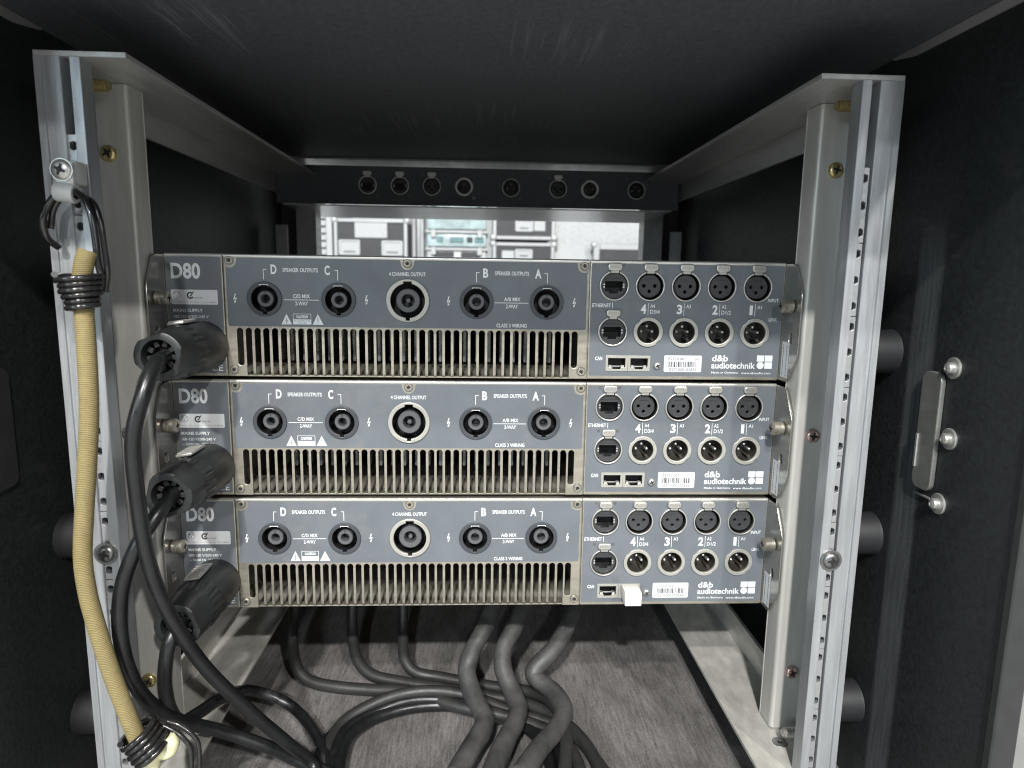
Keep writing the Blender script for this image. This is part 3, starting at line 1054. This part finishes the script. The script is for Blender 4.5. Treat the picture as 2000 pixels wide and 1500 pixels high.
for x, s_ in ((-100.5, 1), (-48.8, -1), (49.1, 1), (100.0, -1)):
    xa, xb = (x - .22, x + 2.2) if s_ > 0 else (x - 2.2, x + .22)
    pts = [(x - .22, 13.3), (x + .22, 13.3), (x + .22, 20.05), (x + 2.2, 20.05), (x + 2.2, 20.5), (x - .22, 20.5)]
    if s_ < 0: pts = [(2 * x - px_, pz_) for px_, pz_ in pts][::-1]
    pshape('bracket_line', lambda t: t.plate([pts], YI, .02))
for x in (-120.8, -28.9, 29.3, 119.8):
    pshape('bolt_sign', lambda t: bolt_sign(t, x, -.3, 1.0, YI))
for a, p, c, k in ((-89.2, -85.5, -81.8, 0), (-67.3, -63.5, -59.7, 1)):
    tri = MB().poly([(a, -18.2), (c, -18.2), (p, -10.6)], YI).build('warning_triangle', M['ink'], amp, True)
    t = MB()
    if k == 0:
        bolt_sign(t, -85.5, -15.6, .62, YI - .02)
    else:
        t.rect(-63.75, -63.25, -16.0, -12.9, YI - .02); t.rect(-63.75, -63.25, -17.3, -16.7, YI - .02)
    t.build('sign', M['paint'], tri, True)
t = MB().plate([[(-81.0, -18.1), (-68.2, -18.1), (-68.2, -10.5), (-81.0, -10.5)], [(-80.7, -14.5), (-68.5, -14.5), (-68.5, -10.8), (-80.7, -10.8)]], YI, .02)
cb_ = t.build('caution_box', M['ink'], amp, True)
MB().text('CAUTION', -78.6, -70.6, -13.7, -11.6, YI, .04).build('lettering', M['ink'], cb_, True)
MB().text('RISK OF ELECTRIC SHOCK', -80.4, -68.8, -16.1, -15.1, YI - .02).build('lettering', M['paint'], cb_, True)
MB().text('DO NOT OPEN', -77.6, -71.6, -17.7, -16.7, YI - .02).build('lettering', M['paint'], cb_, True)
ptext('ETHERNET', 132.9, 146.4, -3.1, -.4)
pshape('rule_line', lambda t: t.rect(147.4, 147.8, -3.7, .3, YI))
for ch, x in (('4', 168.5), ('3', 195.0), ('2', 221.3), ('1', 248.9)):
    ptext(ch, x, x + (4.0 if ch != '1' else 2.4), -7.5, -.5, 0.035 if ch != '1' else 0.03)
for x, s1, s2 in ((173.9, 'A4', 'D3/4'), (200.3, 'A3', None), (226.6, 'A2', 'D1/2'), (253.0, 'A1', None)):
    pshape('rule_line', lambda t: t.rect(x - .17, x + .17, -8.6, .4, YI))
    ptext(s1, x + 1.5, x + 4.9, -3.1, -.5, .012)
    if s2: ptext(s2, x + 1.5, x + 8.5, -7.4, -4.5, .012)
ptext('INPUT', 262.0, 270.0, 2.0, 4.6)
ptext('LINK', 263.7, 269.9, -11.9, -9.3)
ptext('CAN', 136.3, 141.6, -41.8, -39.0, .03)
ptext('d&b', 223.2, 235.2, -41.9, -37.1, .022, name='maker_name')
ptext('audiotechnik', 223.0, 256.0, -47.2, -42.5, .022, name='maker_name')
ptext('Made in Germany', 223.3, 243.8, -51.3, -49.4, .012)
ptext('www.dbaudio.com', 245.7, 268.0, -51.2, -49.5, .012)
for q in ((257.0, 262.5, -41.7, -37.1), (263.0, 268.7, -41.7, -37.1), (263.0, 268.7, -47.0, -42.2)):
    pshape('logo_square', lambda t: t.rect(*q, YI))
pshape('logo_disc', lambda t: t.disc(259.8, -44.6, 2.7, YI, 20))
# approval sticker
st = MB().plate([rrect(-164.9, -132.8, -4.9, 5.4, 1.0, 3)], -.2, .12).build('approval_sticker', M['sticker'], amp, True)
t = MB()
t.disc(-161.1, 1.8, 2.6, -.22, 24, 2.3)
t.text('P S', -162.8, -159.4, 2.0, 3.3, -.22); t.text('E', -161.6, -160.6, .1, 1.5, -.22)
k = circ(-151.6, 1.4, 2.5, 18, R(35), R(330)); k2 = circ(-151.6, 1.4, 1.45, 18, R(35), R(330))
t.plate([k + k2[::-1]], -.225, .01)
t.poly([(-152.3, 1.9), (-151.4, .2), (-150.9, 1.0), (-148.9, 4.2), (-149.6, 4.2), (-151.3, 1.6)], -.228)
t.text('N29130', -148.9, -143.3, -.8, .3, -.22)
t.text('\u30c7\u30a3\u30fc\u30a2\u30f3\u30c9\u30d3\u30fc\u30fb\u30aa\u30fc\u30c7\u30a3\u30aa\u30c6\u30af\u30cb\u30c3\u30af\u30fb\u30b8\u30e3\u30d1\u30f3\u682a\u5f0f\u4f1a\u793e', -164.0, -133.8, -3.9, -2.7, -.22)
t.build('print', M['dark_ink'], st, True)


# serial sticker print is made per amplifier
def serial_print(parent, num, seed):
    t = MB()
    t.text('Z2710.001', 190.2, 203.3, -41.3, -39.2, -.22)
    t.text('Z' + num, 191.4, 211.9, -49.2, -47.2, -.22)
    t.text('4060', 209.6, 213.6, -39.9, -39.1, -.22); t.text('00V', 210.4, 213.6, -41.1, -40.3, -.22)
    r = random.Random(seed)
    x = 191.0
    while x < 211.9:
        w = r.choice((.25, .25, .5, .75))
        t.rect(x, min(x + w, 212.1), -46.4, -42.3, -.22)
        x += w + r.choice((.28, .28, .55, .8))
    return t.build('print', M['dark_ink'], parent, True)


serial = MB().plate([rrect(187.5, 215.6, -50.0, -37.7, .9, 3)], -.2, .12).build('serial_sticker', M['sticker'], amp, True)

# ears: side brackets that stand out towards the viewer, with captive screws
for sgn, x in ((1, XL), (-1, XR)):
    d = -27.6 if sgn < 0 else -26.5
    out = [(2, ZB + 1.2), (2, ZT - .8), (-11, ZT - .8), (-15.5, ZT - 2.5), (d + 1.5, 11.5), (d, 8.0), (d, -33), (d + 1.5, -37), (-16, ZB + 4), (-11, ZB + 1.2)]
    t = MB().plate([out, circ(-15.5, 0, 3.4, 18), rrect(-18.4, -12.6, -27, -19.2, 2.8, 4)], 0, 1.5, .25)
    t.v = [((x - 1.5 + p[1]) if sgn > 0 else (x + 1.5 - p[1]), p[0], p[2]) for p in t.v]
    if sgn < 0: t.f = [tuple(reversed(f)) for f in t.f]
    if sgn > 0: t.f = [tuple(f) for f in t.f]
    e = t.build('ear', M['ear'], amp)
    cs = MB()
    ax = (sgn, 0, 0)
    xo = x - 2.5 * sgn
    cs.lathe([(2.6, 0), (2.6, 3), (4.6, 3.2), (4.9, 3.7), (4.9, 6.6), (4.4, 7.1), (4.4, 7.5), (5.0, 7.9), (5.0, 10.6), (4.2, 11.4), (1.6, 11.7), (1.5, 11.0), (.01, 10.8)], (xo, -15.5, 0), ax, 28,
             rfun=lambda r, t_, th: r * (1 + (.025 * math.cos(th * 28) if 3.6 < t_ < 10.7 else 0)))
    csb = cs.build('captive_screw', M['steel'], amp)
    b = MB()
    xa = xo + sgn * 11.75
    b.box(min(xa, xa - sgn * 1.5), max(xa, xa - sgn * 1.5), -18, -13, -.5, .5)
    b.box(min(xa, xa - sgn * 1.5), max(xa, xa - sgn * 1.5), -16, -15, -2.5, 2.5)
    b.build('recess', M['hole'], csb, True)
    if sgn < 0:
        st = MB()
        st.add([(x - .08, -3.5, -26), (x - .08, -3.5, -52), (x - .08, -15.0, -52), (x - .08, -15.0, -26)], [(0, 1, 2, 3)])
        so = st.build('ear_label', M['sticker'], amp, True)
        r = random.Random(3)
        t = MB()
        for yy in (-6.0, -11.5):
            z = -28.0
            while z > -50:
                w = r.uniform(.3, 1.1)
                t.add([(x - .1, yy - .5, z), (x - .1, yy - .5, z - w), (x - .1, yy + .5, z - w), (x - .1, yy + .5, z)], [(3, 2, 1, 0)])
                z -= w + r.uniform(.25, .6)
        t.build('print', M['dark_ink'], so, True)

amps = [amp]
for i, lab in ((1, 'middle grey power amplifier of the stack, between the two others'), (2, 'lowest grey power amplifier, white terminator in its network jack, above the floor cables')):
    a = copy_tree(amp)
    a.location = (0, (0, .3, -.3)[i] * MM, -88.9 * i * MM)
    a['label'] = lab
    amps.append(a)
for a, num, sd in zip(amps, ('271000102835', '271000102836', '271000102834'), (11, 12, 13)):
    stk = [c for c in a.children if c.name.startswith('serial_sticker')][0]
    serial_print(stk, num, sd)

# white terminator in the second network jack of the lowest amplifier
tm = thing('network_terminator', 'small white terminator plug in the network jack of the lowest amplifier', 'terminator plug', (168.9, 0, -221.7))
MB().box(-6.4, 6.4, -16.5, -1.0, -4.9, 6.0, .8, 2).build('body', M['white'], tm)
MB().box(-5.8, 5.8, -.9, 6, -3.0, 3.6, .2).build('insert', M['bgclear'], tm)
MB().box(-2.6, 2.6, -5, -1.2, -6.6, -5.0, .3).build('lever', M['white'], tm)


# ------------------------------------------------------------------ mains plugs with their cables
def plug_thing(label, cz, path, flat_rot, y_rot=0):
    px, pz = -144.5, cz
    th_ = thing('mains_cable', label, 'power cable', (px, 0, pz), 'mains cables on the left')
    L_ = 67.5
    prof = [(17.6, 0.5), (17.7, 8), (17.6, 22), (17.0, 31), (16.6, 33), (16.6, 34), (16.9, 34.2), (16.9, 46), (16.4, 47.5), (16.2, 52), (15.8, 64), (15.0, 67.0), (14.0, L_),
            (10.6, L_), (10.2, 66.4), (10.0, 55), (.01, 55)]

    def rf(r, t, a):
        if 34.1 < t < 46.5 and r > 15:
            r = r + (.55 if int(a * 96 / (2 * PI)) % 4 < 2 else -.45)
        if 44 < t and r > 12.5:
            lim = 13.0 + max(0, (53 - t)) * .45
            for k in range(3):
                c = math.cos(a - flat_rot - k * 2 * PI / 3)
                if c > .2: r = min(r, lim / c)
        return r
    body = MB().lathe(prof, (0, 0, 0), (0, -1, 0), 96, rf)
    bo = body.build('plug_body', M['plug'], th_, ang=28)
    g = MB()
    for k in range(9):
        a = 2 * PI * k / 9 + .3
        t = MB().box(-1.6, 1.6, -63, -54, 5.6, 9.4, .4)
        g.add(t.xf(Matrix.Rotation(a, 4, 'Y')).v, t.f)
    g.build('gland_jaws', M['well'], th_)
    # metal release latch on the upper left shoulder
    l = MB()
    l.box(-5.6, 5.6, -36, -12, 17.4, 19.4, .8, 2)
    for k in range(6):
        l.box(-5.2, 5.2, -34.2 + k * 3.4, -32.6 + k * 3.4, 19.2, 20.1, .3)
    l.xf(Matrix.Rotation(R(-9), 4, 'Y'))
    la = l.build('release_latch', M['silver'], th_)
    cb = MB().tube([(x - px, y, z - pz) for x, y, z in path], 4.5, 16, 10)
    cb.build('cable', M['rubber'], th_, ang=60)
    return th_


m1 = [(-144.5, -50, -34), (-142.6, -63, -34.5), (-140.5, -80, -37), (-141.5, -93, -51.0), (-147.3, -97.5, -76.4), (-148.5, -96.5, -107.9), (-148.0, -91, -151.9), (-143.4, -82.0, -190.4), (-130.3, -66.0, -239.0), (-107.5, -50.0, -284.4), (-86.7, -38.0, -318.3), (-71, -26.0, -347.0), (-51.3, -52.3, -354.5)]
m2 = [(-144.5, -50, -122.9), (-143, -64.0, -123.5), (-146.5, -79.0, -131.3), (-156.5, -87.5, -149.9), (-166.6, -89.0, -178.6), (-168.2, -89.0, -212.8), (-163.4, -82.0, -247.9), (-152.0, -66.0, -278.3), (-130.5, -45.0, -303.4), (-101.4, -35.0, -324.0), (-81.5, -26.0, -343.6), (-56.2, -26, -355.0)]
m3 = [(-144.5, -50, -211.8), (-144.6, -63, -212), (-148.5, -72.0, -222.5), (-153.4, -70.0, -248.4), (-154.4, -64.0, -273.0), (-151.1, -56.0, -287.8), (-147.5, -36.0, -295.1), (-143, -8.0, -303), (-139.0, 40, -329), (-109.4, 46.6, -347.0), (-82.0, 20.4, -354.0), (-62.8, -15.4, -355.0), (-54.7, -58, -355.0)]
plug_thing('mains plug and black cable of the topmost amplifier, hanging in front of the others', -34.0, m1, R(20))
plug_thing('mains plug and black cable from the middle amplifier, bowed out along the left post', -122.9, m2, R(-44))
plug_thing('mains plug and black cable from the lowest amplifier, curling tightly above the bottom rail', -211.8, m3, R(-70))

# ------------------------------------------------------------------ cables on the case floor
FC = 'black cables lying on the case floor'


def cable(label, path, r, m, group=FC, name='floor_cable', rf=None):
    b = MB().tube(path, r, 16, 8, rf=rf)
    o = b.build(name, m, None, ang=60)
    o['label'] = label
    o['category'] = 'cable'
    o['group'] = group
    return o


cable('thin black floor cable dropping furthest left beneath the lowest amplifier',
      [(-131, 170, -262), (-130.9, 152.0, -305.0), (-128.8, 130.0, -330.2), (-118.5, 103.0, -346.0), (-103.2, 91.3, -354.0), (-76.0, 84.2, -356), (-42.7, 79.0, -356), (-9.3, 71.3, -353.0), (37.6, 47, -352), (81.0, 33, -353), (114.3, 14.5, -355.0), (129.6, -14.9, -355.6), (129.3, -60, -355.6)], 5.3, M['dusty2'])
cable('thin black floor cable dropping second from left beneath the lowest amplifier',
      [(-74.6, 172, -262), (-74.6, 152.0, -306.0), (-72.1, 136.0, -332.0), (-64.0, 113.9, -346.0), (-48.3, 99.9, -354), (-20.7, 91.3, -356.0), (13.1, 82.2, -356.0), (59.9, 68.4, -356.0), (100.3, 52.4, -356.0), (131.2, 21.4, -356.0), (145.7, -20.8, -356.0), (146.3, -66, -356.0)], 5.3, M['dusty2'])
cable('thin black floor cable dropping nearest the thick cables beneath the lowest amplifier',
      [(-24.0, 172, -262), (-24.0, 152.0, -306.0), (-22.5, 136.0, -332.0), (-18.5, 113.0, -346.0), (-6.6, 102.7, -354.0), (16.8, 97, -356.0), (60.0, 83, -356.0), (101.1, 66.0, -352), (119.1, 36.7, -346), (123.0, -3.2, -346), (113.7, -56, -350)], 5.3, M['dusty2'])
cable('outer black cable of the loop at the front of the case floor',
      [(-60.7, -62, -355.6), (-63.7, -30, -355.6), (-66.7, 1.7, -355.6), (-61.7, 30.5, -354.6), (-42.2, 47.1, -350.0), (-15.6, 57.1, -346), (14.4, 60.0, -345.0), (46.1, 58.8, -350.0), (80, 44, -354)], 4.9, M['dusty2'], 'looped cables at the front')
cable('inner black cable of the loop at the front of the case floor',
      [(-45.0, -64, -355.6), (-50.1, -38, -355.6), (-54.1, -4.4, -355.6), (-50.5, 20.0, -355), (-32.7, 40.8, -355.6), (-3.1, 53.0, -355.6), (32.7, 54.3, -355.6), (66.7, 45.0, -355.6), (96.1, 20.1, -355.6), (108.5, -16.4, -355.6), (106.6, -60, -355.6)], 4.9, M['rubber'], 'looped cables at the front')
cable('middle black cable of the loop at the front of the case floor',
      [(-53.5, -62, -355.8), (-58.3, -32, -355.8), (-60.6, -1.0, -356), (-56.0, 25.5, -355.6), (-37.0, 44.5, -354.5), (-9, 55, -351), (24, 57, -352), (60, 51, -356), (92, 29, -356), (116, 0, -356.5), (118, -58, -356.5)], 4.9, M['rubber'], 'looped cables at the front')
cable('slack black cable arcing behind the loop at the front of the case floor',
      [(-70, -64, -356.5), (-74, -30, -357), (-72, 4, -357), (-62, 34, -357), (-44, 56, -356.5), (-24, 68, -357), (0, 72, -357.5)], 4.5, M['rubber'], 'looped cables at the front')
cable('slack black cable emerging right of the thick dusty cables at the bottom edge',
      [(60, 36, -356.5), (96, 38, -356.5), (126, 22, -357), (143, -6, -357.3), (152, -34, -357.3), (156, -66, -357.3)], 4.6, M['dusty2'], 'looped cables at the front')
cable('thick dusty grey cable, leftmost of the three thick ones',
      [(76, 128, -272), (66.5, 104.0, -287.0), (57.2, 82.0, -298.6), (47.7, 68.0, -310.3), (42.5, 56.0, -322.5), (46.5, 41.0, -332.4), (54.5, 24.0, -338.4), (58.0, 12.0, -340), (55.0, -1, -341), (48, -16, -342), (36, -45, -343)], 8.0, M['dusty'], 'thick dusty cables on the floor',
      rf=lambda t: 1 + .03 * math.sin(t * 17) + .02 * math.sin(t * 41))
cable('thick dusty grey cable, middle of the three thick ones',
      [(108, 128, -272), (95.1, 103.0, -286.4), (84.7, 82.0, -297.9), (75.0, 68.0, -309.1), (74.3, 55.0, -321.6), (81.5, 40.0, -333.4), (86.1, 24.0, -338), (83.1, 10.0, -340), (77, -4.0, -341), (70, -22, -342), (60, -50, -343)], 7.8, M['dusty'], 'thick dusty cables on the floor',
      rf=lambda t: 1 + .03 * math.sin(t * 15 + 1) + .02 * math.sin(t * 37))
cable('thick dusty grey cable, sharply kinked, rightmost of the three thick ones',
      [(158, 140, -276), (144.0, 112.0, -295.7), (132.6, 92.0, -307.6), (119.2, 76.0, -317.9), (104.2, 67.0, -328.1), (103.1, 62.0, -334.5), (116.5, 48.0, -338.0), (123.6, 30.0, -340), (122, 16.0, -341), (114, 0, -342), (101, -18, -342), (84, -46, -343)], 7.9, M['dusty'], 'thick dusty cables on the floor',
      rf=lambda t: 1 + .03 * math.sin(t * 19 + 2) + .02 * math.sin(t * 33))
b = MB()
b.lathe([(7.6, -1.6), (7.9, 0), (7.6, 1.6), (7.1, 1.6), (7.0, 0), (7.1, -1.6)], (-46.5, -36, -355.6), (.15, -1, 0), 28, close=True)
b.box(-45.5, -41.5, -37.5, -34.5, -348.8, -345.5, .5)
o = b.build('cable_tie', M['white'], None)
o['label'] = 'white plastic tie round the inner looped cable at the bottom edge'; o['category'] = 'cable tie'

# ------------------------------------------------------------------ bungee cord with its wire hooks, and the clip that holds it
bg = thing('bungee_cord', 'beige elastic cord with black wire hooks hanging along the left post', 'bungee cord', (-167, -100, -130))


def rel(path, o=(-167, -100, -130)):
    return [(x - o[0], y - o[1], z - o[2]) for x, y, z in path]


cordp = [(-162.5, -100, 28), (-164.5, -101, 22), (-166.8, -101, 10), (-167.0, -101, -3), (-166.8, -102, -30), (-168.0, -102.5, -61), (-171.6, -102.5, -92), (-175.6, -102.5, -121), (-178.6, -102.5, -147), (-178.2, -102.5, -166), (-175.8, -102, -186), (-168.4, -102, -222), (-158.6, -102, -258), (-154.2, -101.5, -272)]
MB().tube(rel(cordp), 5.0, 18, 10).build('cord', M['cord'], bg, ang=60)


def coil(p0, p1, r0, r1, turns, wr):
    p0 = Vector(p0); p1 = Vector(p1)
    a = (p1 - p0).normalized()
    u = a.orthogonal().normalized(); w = a.cross(u)
    pts = []
    n = int(turns * 18)
    for i in range(n + 1):
        t = i / n
        th = 2 * PI * turns * t
        r = r0 + (r1 - r0) * t + .5 * math.sin(th * .37)
        pts.append(p0.lerp(p1, t) + (u * math.cos(th) + w * math.sin(th)) * r)
    return MB().tube(pts, wr, 8, 1)


o_ = Vector((-167, -100, -130))
coil(Vector((-168.3, -101, 15.5)) - o_, Vector((-167, -101, -4)) - o_, 11.2, 6.9, 6.4, 1.65).build('coil', M['wire'], bg, ang=60)
hook = [(-162, -93, 5), (-158.5, -97, 14), (-159.0, -98, 22.6), (-159.3, -98, 34), (-160.3, -98, 46), (-163, -97, 54), (-167.5, -95, 58.5), (-174.3, -94, 60.2), (-180.5, -94, 58), (-185.6, -94, 52), (-188.4, -95, 44), (-188.6, -92, 35), (-186.5, -86, 30)]
MB().tube(rel(hook), 1.9, 10, 6).build('hook', M['wire'], bg, ang=60)
hook2 = [(-160, -91, 6), (-156.5, -94, 16), (-156.6, -94.5, 30), (-157.6, -95, 44), (-160.5, -94, 53), (-166, -92, 57), (-174, -91, 58.3), (-180.5, -91, 56), (-185.0, -91, 49), (-186.8, -91, 40)]
MB().tube(rel(hook2), 1.7, 10, 6).build('hook', M['wire'], bg, ang=60)
ca, cb_ = Vector((-157.2, -101.5, -261)), Vector((-147.0, -101, -276))
coil(ca - o_, cb_ - o_, 10.0, 11.5, 5.2, 1.8).build('coil', M['wire'], bg, ang=60)
MB().tube(rel([(-151, -101, -270), (-145, -100, -277), (-139.5, -99, -277), (-137.2, -99, -272), (-139.5, -99, -267)]), 4.4, 14, 6).build('cord_end', M['cordend'], bg, ang=60)
MB().tube(rel([(-150, -101, -276), (-149.5, -101, -284), (-152, -101, -292), (-153, -100, -300)]), 5.2, 14, 6).build('cord_end', M['cordend'], bg, ang=60)
MB().tube(rel([(-143, -96, -262), (-135, -97, -266), (-128.2, -98, -273), (-126.6, -98, -280), (-127.0, -98, -300)]), 1.5, 10, 6).build('hook', M['wire'], bg, ang=60)
MB().tube(rel([(-142, -93, -261), (-133, -94, -264), (-125.2, -95, -271), (-122.8, -95, -279), (-123.6, -95, -300)]), 1.5, 10, 6).build('hook', M['wire'], bg, ang=60)

cl = thing('cable_clip', 'white plastic clip screwed to the left post, holding the upper wire hook', 'cable clip', (-175.5, -80, 62))
pr = []
b = MB()
# strap: loops round the hook wire and returns under the screw
out = []
for k in range(17):
    t = R(-90 + 270 * k / 16) if False else R(-100 + 250 * k / 16)
    out.append((-13.4 - 5.0 * math.cos(t + PI / 2) * 1.0, -1.0 + 5.2 * math.sin(t + PI / 2)))
b.lathe([(3.2, -5.2), (3.2, 5.2), (5.0, 5.2), (5.3, 4.6), (5.3, -4.6), (5.0, -5.2)], (0, -13.0, -2.6), (1, 0, -.10), 24, close=True)
b.box(-5.0, 5.0, -14.5, -11.5, 1, 14.0, .9, 2)
b.box(-4.8, 4.8, -11.2, -.1, 2.5, 15, .9, 2)
b.build('strap', M['clip'], cl)
screw('clip', (-.5, -14.5, 9.3), cl)

# ------------------------------------------------------------------ rear connector strip
cs = thing('connector_panel', 'long black connector strip with eight round sockets high above the amplifiers', 'connector panel', (50, 346, 123.5))
b = MB()
xs = [(-83.9, 'e'), (-45.7, 'e'), (-7.6, 'f'), (30.8, 'm'), (87.2, 'b'), (144.1, 'f'), (182.7, 'm'), (239.6, 'b')]
out = [(-241.5, -22), (241.5, -22), (241.5, 22.4), (-241.5, 22.4)]
b.plate([out] + [circ(x - 50, .6, 10, 28) for x, k in xs], 0, 2.5, .3)
b.build('face_plate', M['panelblk'], cs)
MB().box(-235, 235, 2.8, 165, -24.0, -22.4, .3).build('box_underside', M['under'], cs)
MB().box(-235, 235, 2.8, 165, 20, 21.5, .3).box(-235, -233, 2.8, 165, -22.3, 19.9).box(233, 235, 2.8, 165, -22.3, 19.9).build('box_cover', M['panelblk'], cs)
dm = {}
for i, (x, k) in enumerate(xs):
    x -= 50
    if k == 'e': c = ethercon(cs, x, .6, 0, False)
    elif k == 'f': c = xlr_f(cs, x, .6, 0, False)
    elif k == 'm': c = xlr_m(cs, x, .6)
    else:
        c = at(link('link_socket', D['xf_ring'] if 'xf_ring' in D else D.setdefault('xf_ring', MB().lathe([(10.8, .5), (10.8, -1), (10.5, -1.5), (9.9, -1.5), (9.6, -1), (9.6, .5)], (0, 0, 0), (0, 1, 0), 40, close=True).mesh('shell', M['nickel'])), cs), x, .6)
        link('insert', D.setdefault('blk_well', MB().lathe([(9.7, .3), (9.6, 12), (.01, 12)], (0, 0, 0), (0, 1, 0), 30, cap=False).mesh('insert', M['well'])), c)
        for px, pz in ((0, 4.1), (-4.15, .2), (4.15, .2)):
            link('pin', D['pin'], c, (px, 0, pz))
    for sx, sz in ((-11.4, 13.4), (11.4, -12.2)):
        screw('tinysilver' if i == 3 and sx > 0 else 'tiny', (x + sx, -.05, sz + .6), cs)

M['rim'] = mat('brightened_rim', (0.80, 0.80, 0.78), 0.32, 0.35)  # brighter nickel copy for the far sockets, the light they lack put into colour
swap = {}
for c in cs.children:
    for q in [c] + list(c.children):
        if q.data.materials[0] in (M['nickel'], M['nickel_warm']):
            if q.data.name not in swap:
                swap[q.data.name] = q.data.copy()
                swap[q.data.name].materials[0] = M['rim']
            q.data = swap[q.data.name]

# ------------------------------------------------------------------ the hall behind: floor and stored cases
o = MB().box(-9000, 9000, -9000, 9000, -560, -550).build('floor', M['concrete'])
o['kind'] = 'structure'
o = MB().box(-3000, 3500, 3400, 3500, -549, 3000).build('wall', M['bgwhite'])
o['kind'] = 'structure'


def stored_case(label, x0, x1, z0, z1, y, latches=(), plates=(), depth=500, edge=13, m='bgdark'):
    t = thing('stored_case', label, 'flight case', ((x0 + x1) / 2, y, z0), 'cases stacked beyond the far opening')
    ox, oz = (x0 + x1) / 2, z0
    hx, hz = (x1 - x0) / 2, z1 - z0
    MB().box(-hx + 4, hx - 4, 4, depth, 4, hz - 4).build('body', M[m], t)
    for xa, xb, za, zb in ((-hx, -hx + edge, 0, hz), (hx - edge, hx, 0, hz), (-hx + edge + .2, hx - edge - .2, 0, edge), (-hx + edge + .2, hx - edge - .2, hz - edge, hz)):
        MB().box(xa, xb, -2, 24, za, zb, 2).build('edge', M['bgalu'], t)
    for xa in (-hx, hx):
        for za in (0, hz):
            MB().lathe([(.1, -14), (8, -12), (13, -6), (14, 0), (13, 6), (8, 12), (.1, 14)], (xa * .985, 8, za + (6 if za == 0 else -6)), (0, 1, 0), 20).build('corner', M['bgalu'], t)
    for lx0, lx1, lz0, lz1 in latches:
        d = MB().plate([rrect(lx0 - ox, lx1 - ox, lz0 - oz, lz1 - oz, 6), rrect(lx0 - ox + 8, lx1 - ox - 8, lz0 - oz + 7, lz1 - oz - 7, 4)], 0, 5, 1).build('latch', M['bgalu'], t)
        MB().box(lx0 - ox + 7, lx1 - ox - 7, 3.0, 3.9, lz0 - oz + 6, lz1 - oz - 6).build('dish', M['bgwhite'], d)
        MB().box(lx0 - ox + 17, lx1 - ox - 17, 1.2, 2.6, lz0 - oz + 10, lz0 - oz + 15).build('handle', M['darksteel'], d)
    for lx0, lx1, lz0, lz1 in plates:
        MB().plate([rrect(lx0 - ox, lx1 - ox, lz0 - oz, lz1 - oz, 3)], 1.5, 3, .5).build('label_plate', M['bgwhite'], t)
    return t


stored_case('dark stored case with white label plate between two latches, beyond the opening', -482, -218, -400, 222, 2000,
            [(-466, -389, 92, 147), (-312, -235, 92, 146)], [(-407, -291, 155, 216)])
stored_case('small dark case at upper right beyond the opening, latch and tag at its middle', 92, 320, 158, 420, 2010, [(174, 240, 187, 232)], [(243, 284, 190, 226)])
stored_case('small dark case directly below the other small one, light latch right of its tag', 92, 320, -120, 148, 2015, [(174, 240, 88, 124)], [(126, 171, 88, 118)])
stored_case('dark case with bright top edge at lower right beyond the opening', 462, 830, -400, 148, 1990, [], [], 500, 22)
t = thing('louvred_cabinet', 'white louvred cabinet at the far left of the opening', 'cabinet', (-580, 2005, -400))
MB().box(-95, 90, 14, 400, 0, 680).build('body', M['bgwhite'], t)
MB().box(70, 92, -4, 13, 0, 680, 2).build('stile', M['bgwhite'], t)
for k in range(13):
    s_ = MB().box(-95, 69, -10, -6, -11, 11, 1)
    s_.xf(Matrix.Translation((0, 8, 396 + k * 25.5)) @ Matrix.Rotation(R(-32), 4, 'X'))
    s_.build('slat', M['bgwhite'], t)
t = thing('steel_trolley', 'pale steel uprights of a trolley behind the large labelled case', 'trolley', (-180, 2040, -400))
for x in (-18, 12, 32):
    MB().cyl((x, 0, 0), (x, 0, 760), 8, 14).build('upright', M['bgalu'], t)
MB().box(-30, 45, 30, 60, 0, 760, 2).build('back_sheet', M['strip'], t)
boxes = [('translucent storage box with a white rim, middle of the column of boxes', 128, 186, ((-108, -86, 'teal'), (-60, -12, 'teal'), (2, 22, 'bgdark'), (30, 62, 'teal'))),
         ('translucent storage box carrying yellow tags, top of the column of boxes', 190, 300, ((-74, -58, 'yellow'), (-46, -10, 'yellow'), (8, 24, 'bgdark'), (34, 52, 'bgclear'))),
         ('white rimmed dark box under the translucent ones in the column of boxes', -100, 124, ((-118, -46, 'bgdark'), (-20, 50, 'bgdark')))]
for lab, z0, z1, inn in boxes:
    t = thing('storage_box', lab, 'storage box', (-40, 2000, z0), 'storage boxes stacked beyond the opening')
    h = z1 - z0
    MB().box(-108, 108, 6, 300, 0, h - 10, 6, 2).build('tub', M['bgclear' if z0 > 100 else 'bgwhite'], t)
    MB().box(-114, 114, -4, 308, h - 9.8, h, 3, 2).build('rim', M['bgwhite'], t)
    for x0, x1, m in inn:
        zc = h * .45 if z0 > 0 else h - 24
        MB().box(x0 + 36, x1 + 36, 1, 5.5, zc - 10, zc + 9, 2).build('tag', M[m], t)
    for x in (-84, 84):
        MB().box(x - 9, x + 9, -9, -4.5, h - 26, h + 2, 2).build('clasp', M['bgwhite'], t)
t = thing('checker_plate', 'white checker plate board leaning at the right beyond the opening', 'metal plate', (560, 2050, -400))
MB().box(-240, 300, 0, 6, 0, 900).build('board', M['bgwhite'], t)
b = MB()
for i in range(16):
    for j in range(12):
        s_ = MB().box(-9, 9, -1.2, -.1, -2.5, 2.5, .6)
        s_.xf(Matrix.Translation((-225 + i * 27, 0, 540 + j * 25 + (12 if i % 2 else 0))) @ Matrix.Rotation(R(45 if (i + j) % 2 else -45), 4, 'Y'))
        b.add(s_.v, s_.f)
b.build('raised_pattern', M['bgwhite'], t)
